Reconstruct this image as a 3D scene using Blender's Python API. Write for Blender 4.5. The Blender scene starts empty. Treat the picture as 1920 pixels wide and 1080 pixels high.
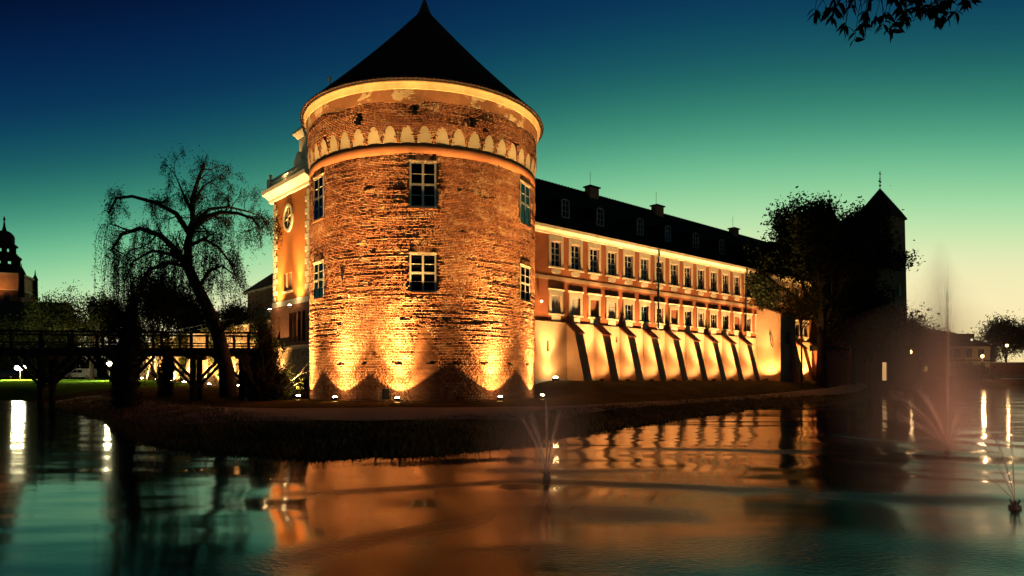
import bpy, math, random
import numpy as np
from mathutils import Vector, Matrix

random.seed(7)
RNG = np.random.default_rng(7)
scene = bpy.context.scene
COL = scene.collection
rad = math.radians

# ------------------------------------------------------------------ camera
F = 1250.0          # focal length in pixels of the 1920 wide picture
EYE = 1.8           # eye height above the water
cam_data = bpy.data.cameras.new('camera')
cam_data.sensor_width = 36.0
cam_data.lens = 36.0 * F / 1920.0
cam_data.shift_y = (712 - 540) / 1920.0
cam_data.clip_start = 0.1
cam_data.clip_end = 6000
cam = bpy.data.objects.new('camera', cam_data)
COL.objects.link(cam)
cam.location = (0, 0, EYE)
cam.rotation_euler = (rad(90), 0, 0)
scene.camera = cam

# ------------------------------------------------------------------ world
def lin(c):
    c = c / 255.0
    return c / 12.92 if c <= 0.04045 else ((c + 0.055) / 1.055) ** 2.4
def srgb(r, g, b):
    return (lin(r), lin(g), lin(b), 1.0)

SUN_AZ = rad(14)     # where the afterglow sits, clockwise from the view axis (+Y)
world = bpy.data.worlds.new('World')
scene.world = world
world.use_nodes = True
nt = world.node_tree
nt.nodes.clear()
def wn(t, **kw):
    n = nt.nodes.new(t)
    for k, v in kw.items():
        setattr(n, k, v)
    return n
def wmath(op, a, b=None):
    n = wn('ShaderNodeMath', operation=op)
    for i, v in enumerate((a, b)):
        if v is None: continue
        if isinstance(v, (int, float)): n.inputs[i].default_value = v
        else: nt.links.new(v, n.inputs[i])
    return n.outputs[0]
tc = wn('ShaderNodeTexCoord')
sep = wn('ShaderNodeSeparateXYZ')
nt.links.new(tc.outputs['Generated'], sep.inputs[0])
X_, Y_, Z_ = sep.outputs
hor = wmath('SQRT', wmath('ADD', wmath('MULTIPLY', X_, X_), wmath('ADD', wmath('MULTIPLY', Y_, Y_), 1e-6)))
el = wmath('MULTIPLY', wmath('ARCTAN2', Z_, hor), 180 / math.pi)
cosd = wmath('DIVIDE', wmath('ADD', wmath('MULTIPLY', X_, math.sin(SUN_AZ)), wmath('MULTIPLY', Y_, math.cos(SUN_AZ))), hor)
omc = wmath('SUBTRACT', 1.0, cosd)
eff = wmath('ADD', wmath('MULTIPLY', el, wmath('ADD', wmath('MULTIPLY', omc, 0.9), 1.0)), wmath('MULTIPLY', omc, 14.0))
fac = wmath('DIVIDE', eff, 60.0)
ramp = wn('ShaderNodeValToRGB')
ramp.color_ramp.interpolation = 'B_SPLINE'
stops = [(0, (255, 228, 156)), (4, (255, 233, 174)), (6.5, (253, 236, 184)), (9.2, (238, 236, 184)), (11.1, (212, 232, 178)), (13, (178, 225, 170)), (15, (142, 208, 156)),
         (17, (108, 187, 144)), (19, (78, 158, 128)), (21, (54, 132, 113)), (23, (35, 107, 103)), (25, (22, 86, 97)), (27, (13, 69, 93)), (29, (8, 53, 86)), (32, (4, 40, 78)),
         (35, (2, 28, 66)), (38, (1, 17, 50)), (45, (0, 10, 36)), (60, (0, 6, 24))]
cr = ramp.color_ramp
while len(cr.elements) < len(stops):
    cr.elements.new(0.5)
for e, (d, c) in zip(cr.elements, stops):
    e.position = d / 60.0
    e.color = srgb(*c)
nt.links.new(fac, ramp.inputs[0])
skyn = wn('ShaderNodeTexSky', sky_type='NISHITA')
skyn.sun_disc = False
skyn.sun_elevation = rad(-3.0)
skyn.sun_rotation = SUN_AZ
bg1 = wn('ShaderNodeBackground'); bg1.inputs['Strength'].default_value = 1.0
bg2 = wn('ShaderNodeBackground'); bg2.inputs['Strength'].default_value = 0.006
nt.links.new(ramp.outputs[0], bg1.inputs['Color'])
nt.links.new(skyn.outputs[0], bg2.inputs['Color'])
add = wn('ShaderNodeAddShader')
nt.links.new(bg1.outputs[0], add.inputs[0]); nt.links.new(bg2.outputs[0], add.inputs[1])
out = wn('ShaderNodeOutputWorld')
nt.links.new(add.outputs[0], out.inputs['Surface'])

# the sun has set: only the last weak glow comes from that side
sd = bpy.data.lights.new('sun', 'SUN'); sd.energy = 0.02; sd.angle = rad(12); sd.color = (1, 0.75, 0.5)
so = bpy.data.objects.new('sun', sd); COL.objects.link(so)
so.rotation_euler = Vector((math.sin(SUN_AZ), math.cos(SUN_AZ), math.sin(rad(2)))).to_track_quat('Z', 'Y').to_euler()

vs = scene.view_settings
vs.view_transform = 'Standard'; vs.look = 'None'; vs.exposure = 0.0; vs.gamma = 1.0; vs.use_curve_mapping = False
scene.cycles.use_denoising = True
scene.cycles.max_bounces = 6
scene.cycles.diffuse_bounces = 2
scene.cycles.glossy_bounces = 3
scene.cycles.transparent_max_bounces = 16
scene.cycles.volume_bounces = 1
scene.cycles.sample_clamp_indirect = 3.0
scene.cycles.sample_clamp_direct = 0.0
scene.cycles.caustics_reflective = False
scene.cycles.caustics_refractive = False

# ------------------------------------------------------------------ picture <-> place
def P(px, py, Y):
    return Vector(((px - 960) / F * Y, Y, EYE + (712 - py) / F * Y))
def G(px, py, z=0.0):
    return P(px, py, (EYE - z) * F / (py - 712))

# ------------------------------------------------------------------ materials
MATS = {}
class NT:
    def __init__(s, name):
        s.m = bpy.data.materials.new(name); s.m.use_nodes = True
        s.t = s.m.node_tree; s.t.nodes.clear()
        s.out = s.n('ShaderNodeOutputMaterial')
    def n(s, t, **kw):
        n = s.t.nodes.new(t)
        for k, v in kw.items(): setattr(n, k, v)
        return n
    def l(s, a, b): s.t.links.new(a, b)
    def noise(s, scale, detail=4, rough=0.6, vec=None, stretch=None):
        n = s.n('ShaderNodeTexNoise'); n.inputs['Scale'].default_value = scale
        n.inputs['Detail'].default_value = detail; n.inputs['Roughness'].default_value = rough
        if vec is None:
            vec = s.n('ShaderNodeTexCoord').outputs['Object']
        if stretch:
            mp = s.n('ShaderNodeMapping'); mp.inputs['Scale'].default_value = stretch
            s.l(vec, mp.inputs[0]); vec = mp.outputs[0]
        s.l(vec, n.inputs['Vector'])
        return n.outputs['Fac']
    def ramp(s, fac, *st):
        r = s.n('ShaderNodeValToRGB'); e = r.color_ramp.elements
        while len(e) < len(st): e.new(0.5)
        for q, (p, c) in zip(e, st):
            q.position = p; q.color = tuple(c) + (1,) if len(c) == 3 else c
        s.l(fac, r.inputs[0]); return r.outputs[0]
    def mix(s, a, b, fac, mode='MIX'):
        m = s.n('ShaderNodeMix', data_type='RGBA', blend_type=mode)
        for v, i in ((fac, 0), (a, 6), (b, 7)):
            if isinstance(v, (int, float)): m.inputs[i].default_value = v
            elif isinstance(v, tuple): m.inputs[i].default_value = v + (1,) if len(v) == 3 else v
            else: s.l(v, m.inputs[i])
        return m.outputs[2]
    def math(s, op, a, b=None):
        n = s.n('ShaderNodeMath', operation=op)
        for i, v in enumerate((a, b)):
            if v is None: continue
            if isinstance(v, (int, float)): n.inputs[i].default_value = v
            else: s.l(v, n.inputs[i])
        return n.outputs[0]
    def bump(s, h, strength=0.3, dist=0.02):
        b = s.n('ShaderNodeBump'); b.inputs['Strength'].default_value = strength; b.inputs['Distance'].default_value = dist
        s.l(h, b.inputs['Height']); return b.outputs[0]
    def bsdf(s, color, rough=0.8, normal=None, spec=0.3, metal=0.0, **kw):
        b = s.n('ShaderNodeBsdfPrincipled')
        for k, v in (('Base Color', color), ('Roughness', rough), ('Specular IOR Level', spec), ('Metallic', metal)):
            if isinstance(v, (int, float)): b.inputs[k].default_value = v
            elif isinstance(v, tuple): b.inputs[k].default_value = v + (1,) if len(v) == 3 else v
            else: s.l(v, b.inputs[k])
        for k, v in kw.items(): b.inputs[k].default_value = v
        if normal is not None: s.l(normal, b.inputs['Normal'])
        s.l(b.outputs[0], s.out.inputs['Surface']); return b

def surf(name, c1, c2, scale=3.0, rough=0.85, bump=0.3, bscale=20, dist=0.02, stain=None, stretch=None, spec=0.25):
    k = NT(name)
    col = k.ramp(k.noise(scale, 6, 0.65, stretch=stretch), (0.32, c1), (0.68, c2))
    if stain:
        st = k.ramp(k.noise(scale * 0.35, 5, 0.7, stretch=(1, 1, 0.35)), (0.5, (1, 1, 1)), (0.72, stain))
        col = k.mix(col, st, 0.8, 'MULTIPLY')
    k.bsdf(col, rough, k.bump(k.noise(bscale, 5, 0.7), bump, dist), spec)
    MATS[name] = k.m
    return k.m

M_mortar = surf('mortar', (.20, .12, .075), (.30, .19, .12), 4, .95, .5, 30, .01)
M_cream = surf('cream_plaster', (.66, .50, .30), (.80, .66, .44), 1.5, .8, .15, 25, .01, stain=(.72, .62, .5))
M_ochre = surf('ochre_plaster', (.42, .27, .14), (.54, .37, .2), 1.5, .85, .2, 25, .01, stain=(.7, .6, .5))
M_white = surf('white_stone', (.72, .66, .52), (.84, .79, .66), 1.5, .75, .15, 25, .01)
M_band = surf('band_plaster', (.27, .095, .04), (.34, .13, .06), 1.2, .85, .2, 25, .01)
M_red = surf('red_plaster', (.40, .11, .04), (.48, .15, .058), .7, .9, .25, 18, .015, stain=(.78, .74, .7))
M_peach = surf('peach_plaster', (.54, .30, .155), (.66, .40, .22), .6, .9, .45, 10, .03, stain=(.55, .42, .34))
M_orange = surf('orange_plaster', (.50, .16, .04), (.58, .21, .06), .6, .9, .2, 18, .015, stain=(.8, .74, .68))
M_roof = surf('dark_roof_tile', (.008, .006, .006), (.016, .012, .011), 2.5, .9, .5, 12, .03, spec=.08)
M_redtile = surf('red_roof_tile', (.14, .045, .025), (.22, .08, .045), 2, .85, .5, 12, .03)
M_wood = surf('dark_timber', (.035, .024, .016), (.07, .05, .035), 3, .8, .5, 22, .01, stretch=(1, 1, 1))
M_iron = surf('black_iron', (.015, .014, .013), (.03, .027, .025), 8, .6, .1, 30, .003)
M_bark = surf('bark', (.03, .022, .016), (.07, .052, .038), 4, .95, .8, 12, .04)
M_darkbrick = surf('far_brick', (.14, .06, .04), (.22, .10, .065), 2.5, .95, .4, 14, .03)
M_stone = None
M_chim = surf('chimney_brick', (.30, .11, .07), (.38, .16, .10), 3, .9, .4, 18, .02)
M_frame = surf('window_paint', (.62, .56, .46), (.72, .66, .56), 4, .6, .05, 20, .002)
M_dframe = surf('dark_frame', (.30, .25, .21), (.40, .34, .29), 4, .7, .1, 20, .002)  # darker tone for the dormer frames
M_blind = surf('pale_blind', (.52, .46, .34), (.62, .56, .42), 1, .8, .02, 10, .002)
M_shutter = surf('brick_infill', (.34, .11, .05), (.40, .15, .07), 3, .9, .3, 22, .01)
M_concrete = surf('pale_concrete', (.40, .37, .32), (.52, .48, .42), 2, .9, .3, 22, .01)
M_vanwhite = surf('van_paint', (.66, .64, .55), (.72, .70, .60), 1, .35, .0, 10, .001, spec=.5)
M_carblack = surf('car_paint', (.012, .012, .014), (.02, .02, .023), 1, .3, .0, 10, .001, spec=.5)
M_tyre = surf('tyre_rubber', (.012, .012, .012), (.02, .02, .02), 5, .9, .1, 20, .004)

def brick_mat():
    k = NT('old_brick')
    at = k.n('ShaderNodeAttribute', attribute_name='tone')
    col = k.ramp(at.outputs['Fac'], (0.0, (.11, .040, .023)), (0.35, (.23, .086, .045)), (0.62, (.33, .135, .068)), (0.85, (.43, .21, .11)), (1.0, (.56, .35, .20)))
    nz = k.noise(9, 6, .7)
    col = k.mix(col, k.ramp(nz, (.3, (.55, .5, .48)), (.7, (1.1, 1.1, 1.1))), 0.7, 'MULTIPLY')
    lime = k.ramp(k.noise(1.1, 6, .7, stretch=(1, 1, 2.2)), (.52, (0, 0, 0)), (.68, (1, 1, 1)))
    col = k.mix(col, (.56, .40, .25), k.math('MULTIPLY', lime, 0.45))
    k.bsdf(col, .92, k.bump(k.noise(45, 5, .75), .6, .012), .2)
    return k.m
M_brick = brick_mat()

def stone_mat():
    k = NT('rubble_stone')
    v = k.n('ShaderNodeTexVoronoi', feature='F1'); v.inputs['Scale'].default_value = 2.2
    tcn = k.n('ShaderNodeTexCoord'); k.l(tcn.outputs['Object'], v.inputs['Vector'])
    v2 = k.n('ShaderNodeTexVoronoi', feature='DISTANCE_TO_EDGE'); v2.inputs['Scale'].default_value = 2.2
    k.l(tcn.outputs['Object'], v2.inputs['Vector'])
    sepc = k.n('ShaderNodeSeparateColor'); k.l(v.outputs['Color'], sepc.inputs[0])
    col = k.ramp(sepc.outputs[0], (0, (.20, .13, .08)), (.5, (.34, .24, .15)), (1, (.48, .38, .27)))
    edge = k.ramp(v2.outputs['Distance'], (.0, (.45, .4, .35)), (.09, (1, 1, 1)))
    col = k.mix(col, edge, .8, 'MULTIPLY')
    k.bsdf(col, .95, k.bump(edge, .9, .05), .2)
    return k.m
M_stone = stone_mat()

def glass_mat(name, base, rough=.04, coat=0.0):
    k = NT(name)
    nz = k.noise(1.3, 2, .5)
    k.bsdf(base, rough, k.bump(nz, .15, .03), .35)
    return k.m
M_glass = glass_mat('dark_glass', (.006, .007, .008))
M_litglass = None

def emit(name, color, strength):
    k = NT(name)
    e = k.n('ShaderNodeEmission'); e.inputs[0].default_value = color + (1,); e.inputs[1].default_value = strength
    k.l(e.outputs[0], k.out.inputs['Surface'])
    return k.m
WARM = (1.0, 0.56, 0.17)
M_lens = emit('flood_lens', (1.0, .62, .25), 220)
M_lens_s = emit('flood_lens_small', (1.0, .62, .25), 25)
M_globe = emit('lamp_globe', (1.0, .93, .58), 14)
M_globe_o = emit('sodium_globe', (1.0, .62, .22), 9)
M_litwin = emit('lit_window', (1.0, .55, .22), 0.8)
M_litwin_w = emit('lit_window_pale', (1.0, .85, .6), 1.2)

def leaf_mat(name, c1, c2, trans=.25):
    k = NT(name)
    oi = k.n('ShaderNodeAttribute', attribute_name='tone')
    col = k.ramp(oi.outputs['Fac'], (0, c1), (1, c2))
    d = k.n('ShaderNodeBsdfDiffuse'); t = k.n('ShaderNodeBsdfTranslucent'); m = k.n('ShaderNodeMixShader')
    k.l(col, d.inputs[0]); k.l(col, t.inputs[0]); m.inputs[0].default_value = trans
    k.l(d.outputs[0], m.inputs[1]); k.l(t.outputs[0], m.inputs[2]); k.l(m.outputs[0], k.out.inputs['Surface'])
    return k.m
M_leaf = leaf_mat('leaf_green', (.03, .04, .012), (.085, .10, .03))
M_leaf_y = leaf_mat('leaf_floodlit', (.07, .08, .015), (.16, .15, .04), .3)  # lighter leaf colour so the young tree looks floodlit
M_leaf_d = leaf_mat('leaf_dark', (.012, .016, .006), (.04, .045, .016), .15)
M_leaf_r = leaf_mat('leaf_reddish', (.03, .016, .008), (.08, .035, .018), .15)
M_ivy = leaf_mat('ivy_leaf', (.025, .035, .012), (.07, .08, .028), .15)
M_blade = leaf_mat('grass_blade', (.09, .075, .03), (.24, .19, .085), .3)

def ground_mat():
    k = NT('grass_ground')
    c = k.ramp(k.noise(.6, 8, .7), (.3, (.04, .04, .016)), (.5, (.07, .062, .026)), (.72, (.12, .09, .05)))
    # the mown lawn on the far shore is greener than the rough bank
    g = k.n('ShaderNodeTexCoord'); sx = k.n('ShaderNodeSeparateXYZ'); k.l(g.outputs['Object'], sx.inputs[0])
    lawn = k.math('MULTIPLY', k.math('GREATER_THAN', sx.outputs[1], 58.0), k.math('LESS_THAN', sx.outputs[0], -38.0))
    c2 = k.ramp(k.noise(1.5, 6, .7), (.3, (.05, .12, .012)), (.7, (.10, .18, .02)))
    c = k.mix(c, c2, lawn)
    df = k.n('ShaderNodeBsdfDiffuse'); k.l(c, df.inputs[0]); k.l(k.bump(k.noise(7, 8, .8), .9, .12), df.inputs['Normal']); k.l(df.outputs[0], k.out.inputs['Surface'])
    return k.m
M_ground = ground_mat()
M_path = surf('sandy_path', (.34, .235, .145), (.46, .33, .21), 1.2, .95, .5, 25, .02)
M_asphalt = surf('asphalt', (.04, .04, .04), (.06, .058, .055), 2, .9, .3, 40, .01)

# ------------------------------------------------------------------ mesh helpers
def mesh_obj(name, verts, faces, mat, parent=None, smooth=False, tone=None):
    me = bpy.data.meshes.new(name)
    me.from_pydata([tuple(v) for v in verts], [], faces)
    if mat is not None: me.materials.append(mat)
    if tone is not None:
        a = me.attributes.new('tone', 'FLOAT', 'FACE'); a.data.foreach_set('value', np.asarray(tone, dtype=np.float32))
    if smooth: me.polygons.foreach_set('use_smooth', [True] * len(me.polygons))
    me.update()
    o = bpy.data.objects.new(name, me); COL.objects.link(o)
    if parent is not None: o.parent = parent
    return o
def np_mesh(name, V, Q, mat, parent=None, tone=None, smooth=False):
    """V (n,3), Q (m,k) index array"""
    me = bpy.data.meshes.new(name)
    V = np.asarray(V, dtype=np.float32); Q = np.asarray(Q, dtype=np.int32); k = Q.shape[1]
    me.vertices.add(len(V)); me.vertices.foreach_set('co', V.ravel())
    me.loops.add(Q.size); me.loops.foreach_set('vertex_index', Q.ravel())
    me.polygons.add(len(Q)); me.polygons.foreach_set('loop_start', np.arange(0, Q.size, k, dtype=np.int32))
    me.materials.append(mat)
    if tone is not None:
        a = me.attributes.new('tone', 'FLOAT', 'FACE'); a.data.foreach_set('value', np.asarray(tone, dtype=np.float32))
    if smooth: me.polygons.foreach_set('use_smooth', np.ones(len(Q), dtype=bool))
    me.update(calc_edges=True); me.validate()
    o = bpy.data.objects.new(name, me); COL.objects.link(o)
    if parent is not None: o.parent = parent
    return o
def share(o, name=None, parent=None, loc=(0, 0, 0), rot=(0, 0, 0), scale=(1, 1, 1)):
    c = o.copy(); COL.objects.link(c)
    c.parent = parent
    c.location = loc; c.rotation_euler = rot; c.scale = scale
    return c
def copy_tree(o, parent=None):
    c = o.copy(); COL.objects.link(c); c.parent = parent
    for ch in list(o.children): copy_tree(ch, c)
    return c
def tag(o, label=None, cat=None, group=None, kind=None):
    if label: o['label'] = label
    if cat: o['category'] = cat
    if group: o['group'] = group
    if kind: o['kind'] = kind
    return o
def thing(name, label, cat, loc=(0, 0, 0), rotz=0.0, group=None):
    o = bpy.data.objects.new(name, None); COL.objects.link(o)
    o.location = loc; o.rotation_euler = (0, 0, rotz); o.empty_display_size = .2
    return tag(o, label, cat, group)

class MB:
    def __init__(s): s.v = []; s.f = []
    def add(s, vs, fs):
        b = len(s.v); s.v += [tuple(v) for v in vs]; s.f += [tuple(b + i for i in f) for f in fs]; return s
    def box(s, x0, x1, y0, y1, z0, z1):
        return s.add([(x0, y0, z0), (x1, y0, z0), (x1, y1, z0), (x0, y1, z0), (x0, y0, z1), (x1, y0, z1), (x1, y1, z1), (x0, y1, z1)],
                     [(0, 3, 2, 1), (4, 5, 6, 7), (0, 1, 5, 4), (1, 2, 6, 5), (2, 3, 7, 6), (3, 0, 4, 7)])
    def bar(s, a, b, w, h=None):
        a = Vector(a); b = Vector(b); h = h or w
        d = (b - a).normalized(); u = d.cross(Vector((0, 0, 1)))
        if u.length < 1e-3: u = Vector((1, 0, 0))
        u.normalize(); v = u.cross(d)
        q = [(-1, -1), (1, -1), (1, 1), (-1, 1)]
        vs = [p + u * (i * w / 2) + v * (j * h / 2) for p in (a, b) for i, j in q]
        return s.add(vs, [(0, 1, 2, 3), (7, 6, 5, 4), (0, 4, 5, 1), (1, 5, 6, 2), (2, 6, 7, 3), (3, 7, 4, 0)])
    def tube(s, pts, rr, n=7):
        pts = [Vector(p) for p in pts]; vs = []; fs = []
        for i, p in enumerate(pts):
            d = (pts[min(i + 1, len(pts) - 1)] - pts[max(i - 1, 0)])
            d = d.normalized() if d.length > 1e-6 else Vector((0, 0, 1))
            u = d.cross(Vector((0.13, 1, 0.07))); u.normalize(); w = d.cross(u)
            r = rr[i] if hasattr(rr, '__len__') else rr
            vs += [p + (u * math.cos(2 * math.pi * k / n) + w * math.sin(2 * math.pi * k / n)) * r for k in range(n)]
        for i in range(len(pts) - 1):
            for k in range(n):
                fs.append((i * n + k, i * n + (k + 1) % n, (i + 1) * n + (k + 1) % n, (i + 1) * n + k))
        fs.append(tuple(range(n))[::-1]); fs.append(tuple((len(pts) - 1) * n + k for k in range(n)))
        return s.add(vs, fs)
    def lathe(s, prof, n=48, c=(0, 0), a0=0.0, a1=2 * math.pi, off=0.0):
        full = abs(a1 - a0 - 2 * math.pi) < 1e-6
        m = n if full else n + 1
        vs = []; fs = []
        for r, z in prof:
            for k in range(m):
                a = a0 + (a1 - a0) * k / n + off
                vs.append((c[0] + r * math.sin(a), c[1] - r * math.cos(a), z))
        for i in range(len(prof) - 1):
            for k in range(n):
                k2 = (k + 1) % m
                fs.append((i * m + k, i * m + k2, (i + 1) * m + k2, (i + 1) * m + k))
        return s.add(vs, fs)
    def prism(s, poly, y0, y1):
        """poly in (x,z), extruded along y"""
        n = len(poly)
        vs = [(x, y0, z) for x, z in poly] + [(x, y1, z) for x, z in poly]
        fs = [tuple(range(n)), tuple(range(2 * n - 1, n - 1, -1))]
        fs += [(i, i + n, (i + 1) % n + n, (i + 1) % n) for i in range(n)]
        return s.add(vs, fs)
    def prismx(s, poly, x0, x1):
        """poly in (y,z), extruded along x"""
        n = len(poly)
        vs = [(x0, y, z) for y, z in poly] + [(x1, y, z) for y, z in poly]
        fs = [tuple(range(n)), tuple(range(2 * n - 1, n - 1, -1))]
        fs += [(i, i + n, (i + 1) % n + n, (i + 1) % n) for i in range(n)]
        return s.add(vs, fs)
    def build(s, name, mat, parent=None, smooth=False):
        return mesh_obj(name, s.v, s.f, mat, parent, smooth)

def wall_openings(mb, x0, x1, z0, z1, holes, depth, mapf=None, xstep=None, zstep=None):
    """a wall sheet in local x/z with real openings and reveals; mapf(x, y, z) bends it"""
    mapf = mapf or (lambda x, y, z: (x, y, z))
    xs = {x0, x1}; zs = {z0, z1}
    for a, b, c, d in holes: xs |= {a, b}; zs |= {c, d}
    if xstep:
        xs |= set(np.arange(x0, x1, xstep).tolist())
    if zstep:
        zs |= set(np.arange(z0, z1, zstep).tolist())
    xs = sorted(x for x in xs if x0 <= x <= x1); zs = sorted(z for z in zs if z0 <= z <= z1)
    def inside(x, z): return any(a < x < b and c < z < d for a, b, c, d in holes)
    idx = {}; vs = []; fs = []
    def vid(x, z):
        if (x, z) not in idx: idx[(x, z)] = len(vs); vs.append(mapf(x, 0, z))
        return idx[(x, z)]
    for i in range(len(xs) - 1):
        for j in range(len(zs) - 1):
            if inside((xs[i] + xs[i + 1]) / 2, (zs[j] + zs[j + 1]) / 2): continue
            fs.append((vid(xs[i], zs[j]), vid(xs[i + 1], zs[j]), vid(xs[i + 1], zs[j + 1]), vid(xs[i], zs[j + 1])))
    mb.add(vs, fs)
    for a, b, c, d in holes:
        for (p, q) in (((a, c), (b, c)), ((b, c), (b, d)), ((b, d), (a, d)), ((a, d), (a, c))):
            mb.add([mapf(p[0], 0, p[1]), mapf(q[0], 0, q[1]), mapf(q[0], depth, q[1]), mapf(p[0], depth, p[1])], [(0, 1, 2, 3)])

def vnoise(x, y, seed=0):
    """smooth value noise on numpy arrays"""
    xi = np.floor(x).astype(np.int64); yi = np.floor(y).astype(np.int64)
    xf = x - xi; yf = y - yi
    def h(a, b):
        n = (a * 374761393 + b * 668265263 + seed * 974711) & 0x7fffffff
        n = ((n ^ (n >> 13)) * 1274126177) & 0x7fffffff
        return ((n ^ (n >> 16)) & 0xffff) / 65535.0
    u = xf * xf * (3 - 2 * xf); v = yf * yf * (3 - 2 * yf)
    return (h(xi, yi) * (1 - u) + h(xi + 1, yi) * u) * (1 - v) + (h(xi, yi + 1) * (1 - u) + h(xi + 1, yi + 1) * u) * v
def sstep(a, b, x):
    t = np.clip((x - a) / (b - a), 0, 1); return t * t * (3 - 2 * t)

# ------------------------------------------------------------------ layout constants
TC = Vector((-5.98, 45.6, 0)); TR = 7.54; TD = 46.0
TAZ = math.atan2(TC.x, TC.y)               # tower's bearing (clockwise from +Y)
def tpos(psi, r, z=0.0):
    """a place round the tower; psi = 0 faces the camera, positive to the picture's right"""
    a = psi - TAZ
    return Vector((TC.x + r * math.sin(a), TC.y - r * math.cos(a), z))
WA = Vector((1.84, 51.0, 0)); WROT = rad(41.5)
WD = Vector((math.cos(WROT), math.sin(WROT), 0)); WN = Vector((math.sin(WROT), -math.cos(WROT), 0))   # along, outward
def wpt(s, q, z=0.0):
    """s along the long wing, q outward of its facade"""
    p = WA + WD * s + WN * q; p.z = z; return p
PROT = rad(-48.5)
PD = Vector((math.cos(PROT), math.sin(PROT), 0)); PN = Vector((math.sin(PROT), -math.cos(PROT), 0))
def ppt(t, q, z=0.0):
    """t metres away from the tower along the garden front, q outward"""
    p = TC - PD * t + PN * q; p.z = z; return p

SHORE = [(-600, 66), (-120, 66), (-62, 64), (-49, 62), (-40, 55), (-30, 43), (-22, 34), (-18.2, 29.6), (-14.6, 24.2), (-11.0, 19.4), (-8.6, 17.0), (-6.2, 15.5),
         (-4.15, 15.0), (-1.9, 15.6), (-.3, 17.3), (.8, 19.2), (2.6, 22.5), (5.2, 26.4), (8.8, 32), (13.8, 39.2), (21.2, 49.2),
         (32, 62.5), (47, 80), (62, 105), (80, 128), (115, 150), (200, 158), (600, 165), (600, 2.2), (-600, 2.2)]
def shore_sd(x, y):
    """signed distance to the waterline, positive on land"""
    P0 = np.array(SHORE, dtype=float); P1 = np.roll(P0, -1, axis=0)
    best = np.full(x.shape, 1e18); inside = np.zeros(x.shape, dtype=bool)
    for (ax, ay), (bx, by) in zip(P0, P1):
        dx, dy = bx - ax, by - ay
        t = np.clip(((x - ax) * dx + (y - ay) * dy) / (dx * dx + dy * dy), 0, 1)
        best = np.minimum(best, (x - ax - t * dx) ** 2 + (y - ay - t * dy) ** 2)
        c = ((ay > y) != (by > y)) & (x < (bx - ax) * (y - ay) / (by - ay + 1e-12) + ax)
        inside ^= c
    d = np.sqrt(best)
    return np.where(inside, -d, d)
def height(x, y):
    x = np.asarray(x, dtype=float); y = np.asarray(y, dtype=float)
    d = shore_sd(x + .35 * (vnoise(x * .7, y * .7, 3) - .5), y + .35 * (vnoise(x * .7, y * .7, 4) - .5))
    near = y < 8
    h = np.where(d < 0, np.maximum(-1.2, d * .35), .46 * sstep(0, 4.2, d))
    # ground climbs to the foot of the long wing
    s = (x - WA.x) * WD.x + (y - WA.y) * WD.y; q = (x - WA.x) * WN.x + (y - WA.y) * WN.y
    h = h + 1.28 * sstep(10.5, 1.0, q) * sstep(-4.5, 1.5, s) * sstep(0, 6, d)
    # and a little to the tower foot
    rt = np.hypot(x - TC.x, y - TC.y)
    h = h + .12 * sstep(10.5, 7.0, rt) * (1 - sstep(-4.5, 1.5, s) * sstep(8, 1.0, q))
    # foot of the garden wall, far lawn
    h = h + .5 * sstep(48, 62, y) * sstep(-9, -16, x) * sstep(0, 8, d)
    h = h + .95 * sstep(6, 45, d) * sstep(-26, -44, x) * (y > 20)
    h = h + 1.2 * sstep(2, 16, d) * sstep(58, 80, x) * (y > 50)
    h = h + np.where((d > .2) & (y > 8), .10 * (vnoise(x * 1.1, y * 1.1, 1) - .5) * sstep(.2, 1.5, d) * (1 - sstep(3.5, 6, d)), 0)
    return h
def hz(x, y): return float(height(np.array([x]), np.array([y]))[0])

# ------------------------------------------------------------------ ground
def axis(dense0, dense1, step, lo, hi, g=1.16):
    a = list(np.arange(dense0, dense1 + 1e-6, step)); st = step
    b = a[-1]
    while b < hi: st *= g; b += st; a.append(b)
    st = step; b = a[0]; pre = []
    while b > lo: st *= g; b -= st; pre.append(b)
    return np.array(pre[::-1] + a)
gx = axis(-34, 30, .4, -2500, 2500); gy = axis(6, 62, .4, -60, 4200)
GX, GY = np.meshgrid(gx, gy)
GZ = height(GX.ravel(), GY.ravel())
V = np.stack([GX.ravel(), GY.ravel(), GZ], 1)
ii, jj = np.meshgrid(np.arange(len(gx) - 1), np.arange(len(gy) - 1))
b0 = (jj * len(gx) + ii).ravel()
Q = np.stack([b0, b0 + 1, b0 + 1 + len(gx), b0 + len(gx)], 1)
tag(np_mesh('ground', V, Q, M_ground, smooth=True), 'rough dark grass bank and lawns round the moat', None, None, 'structure')

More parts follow.
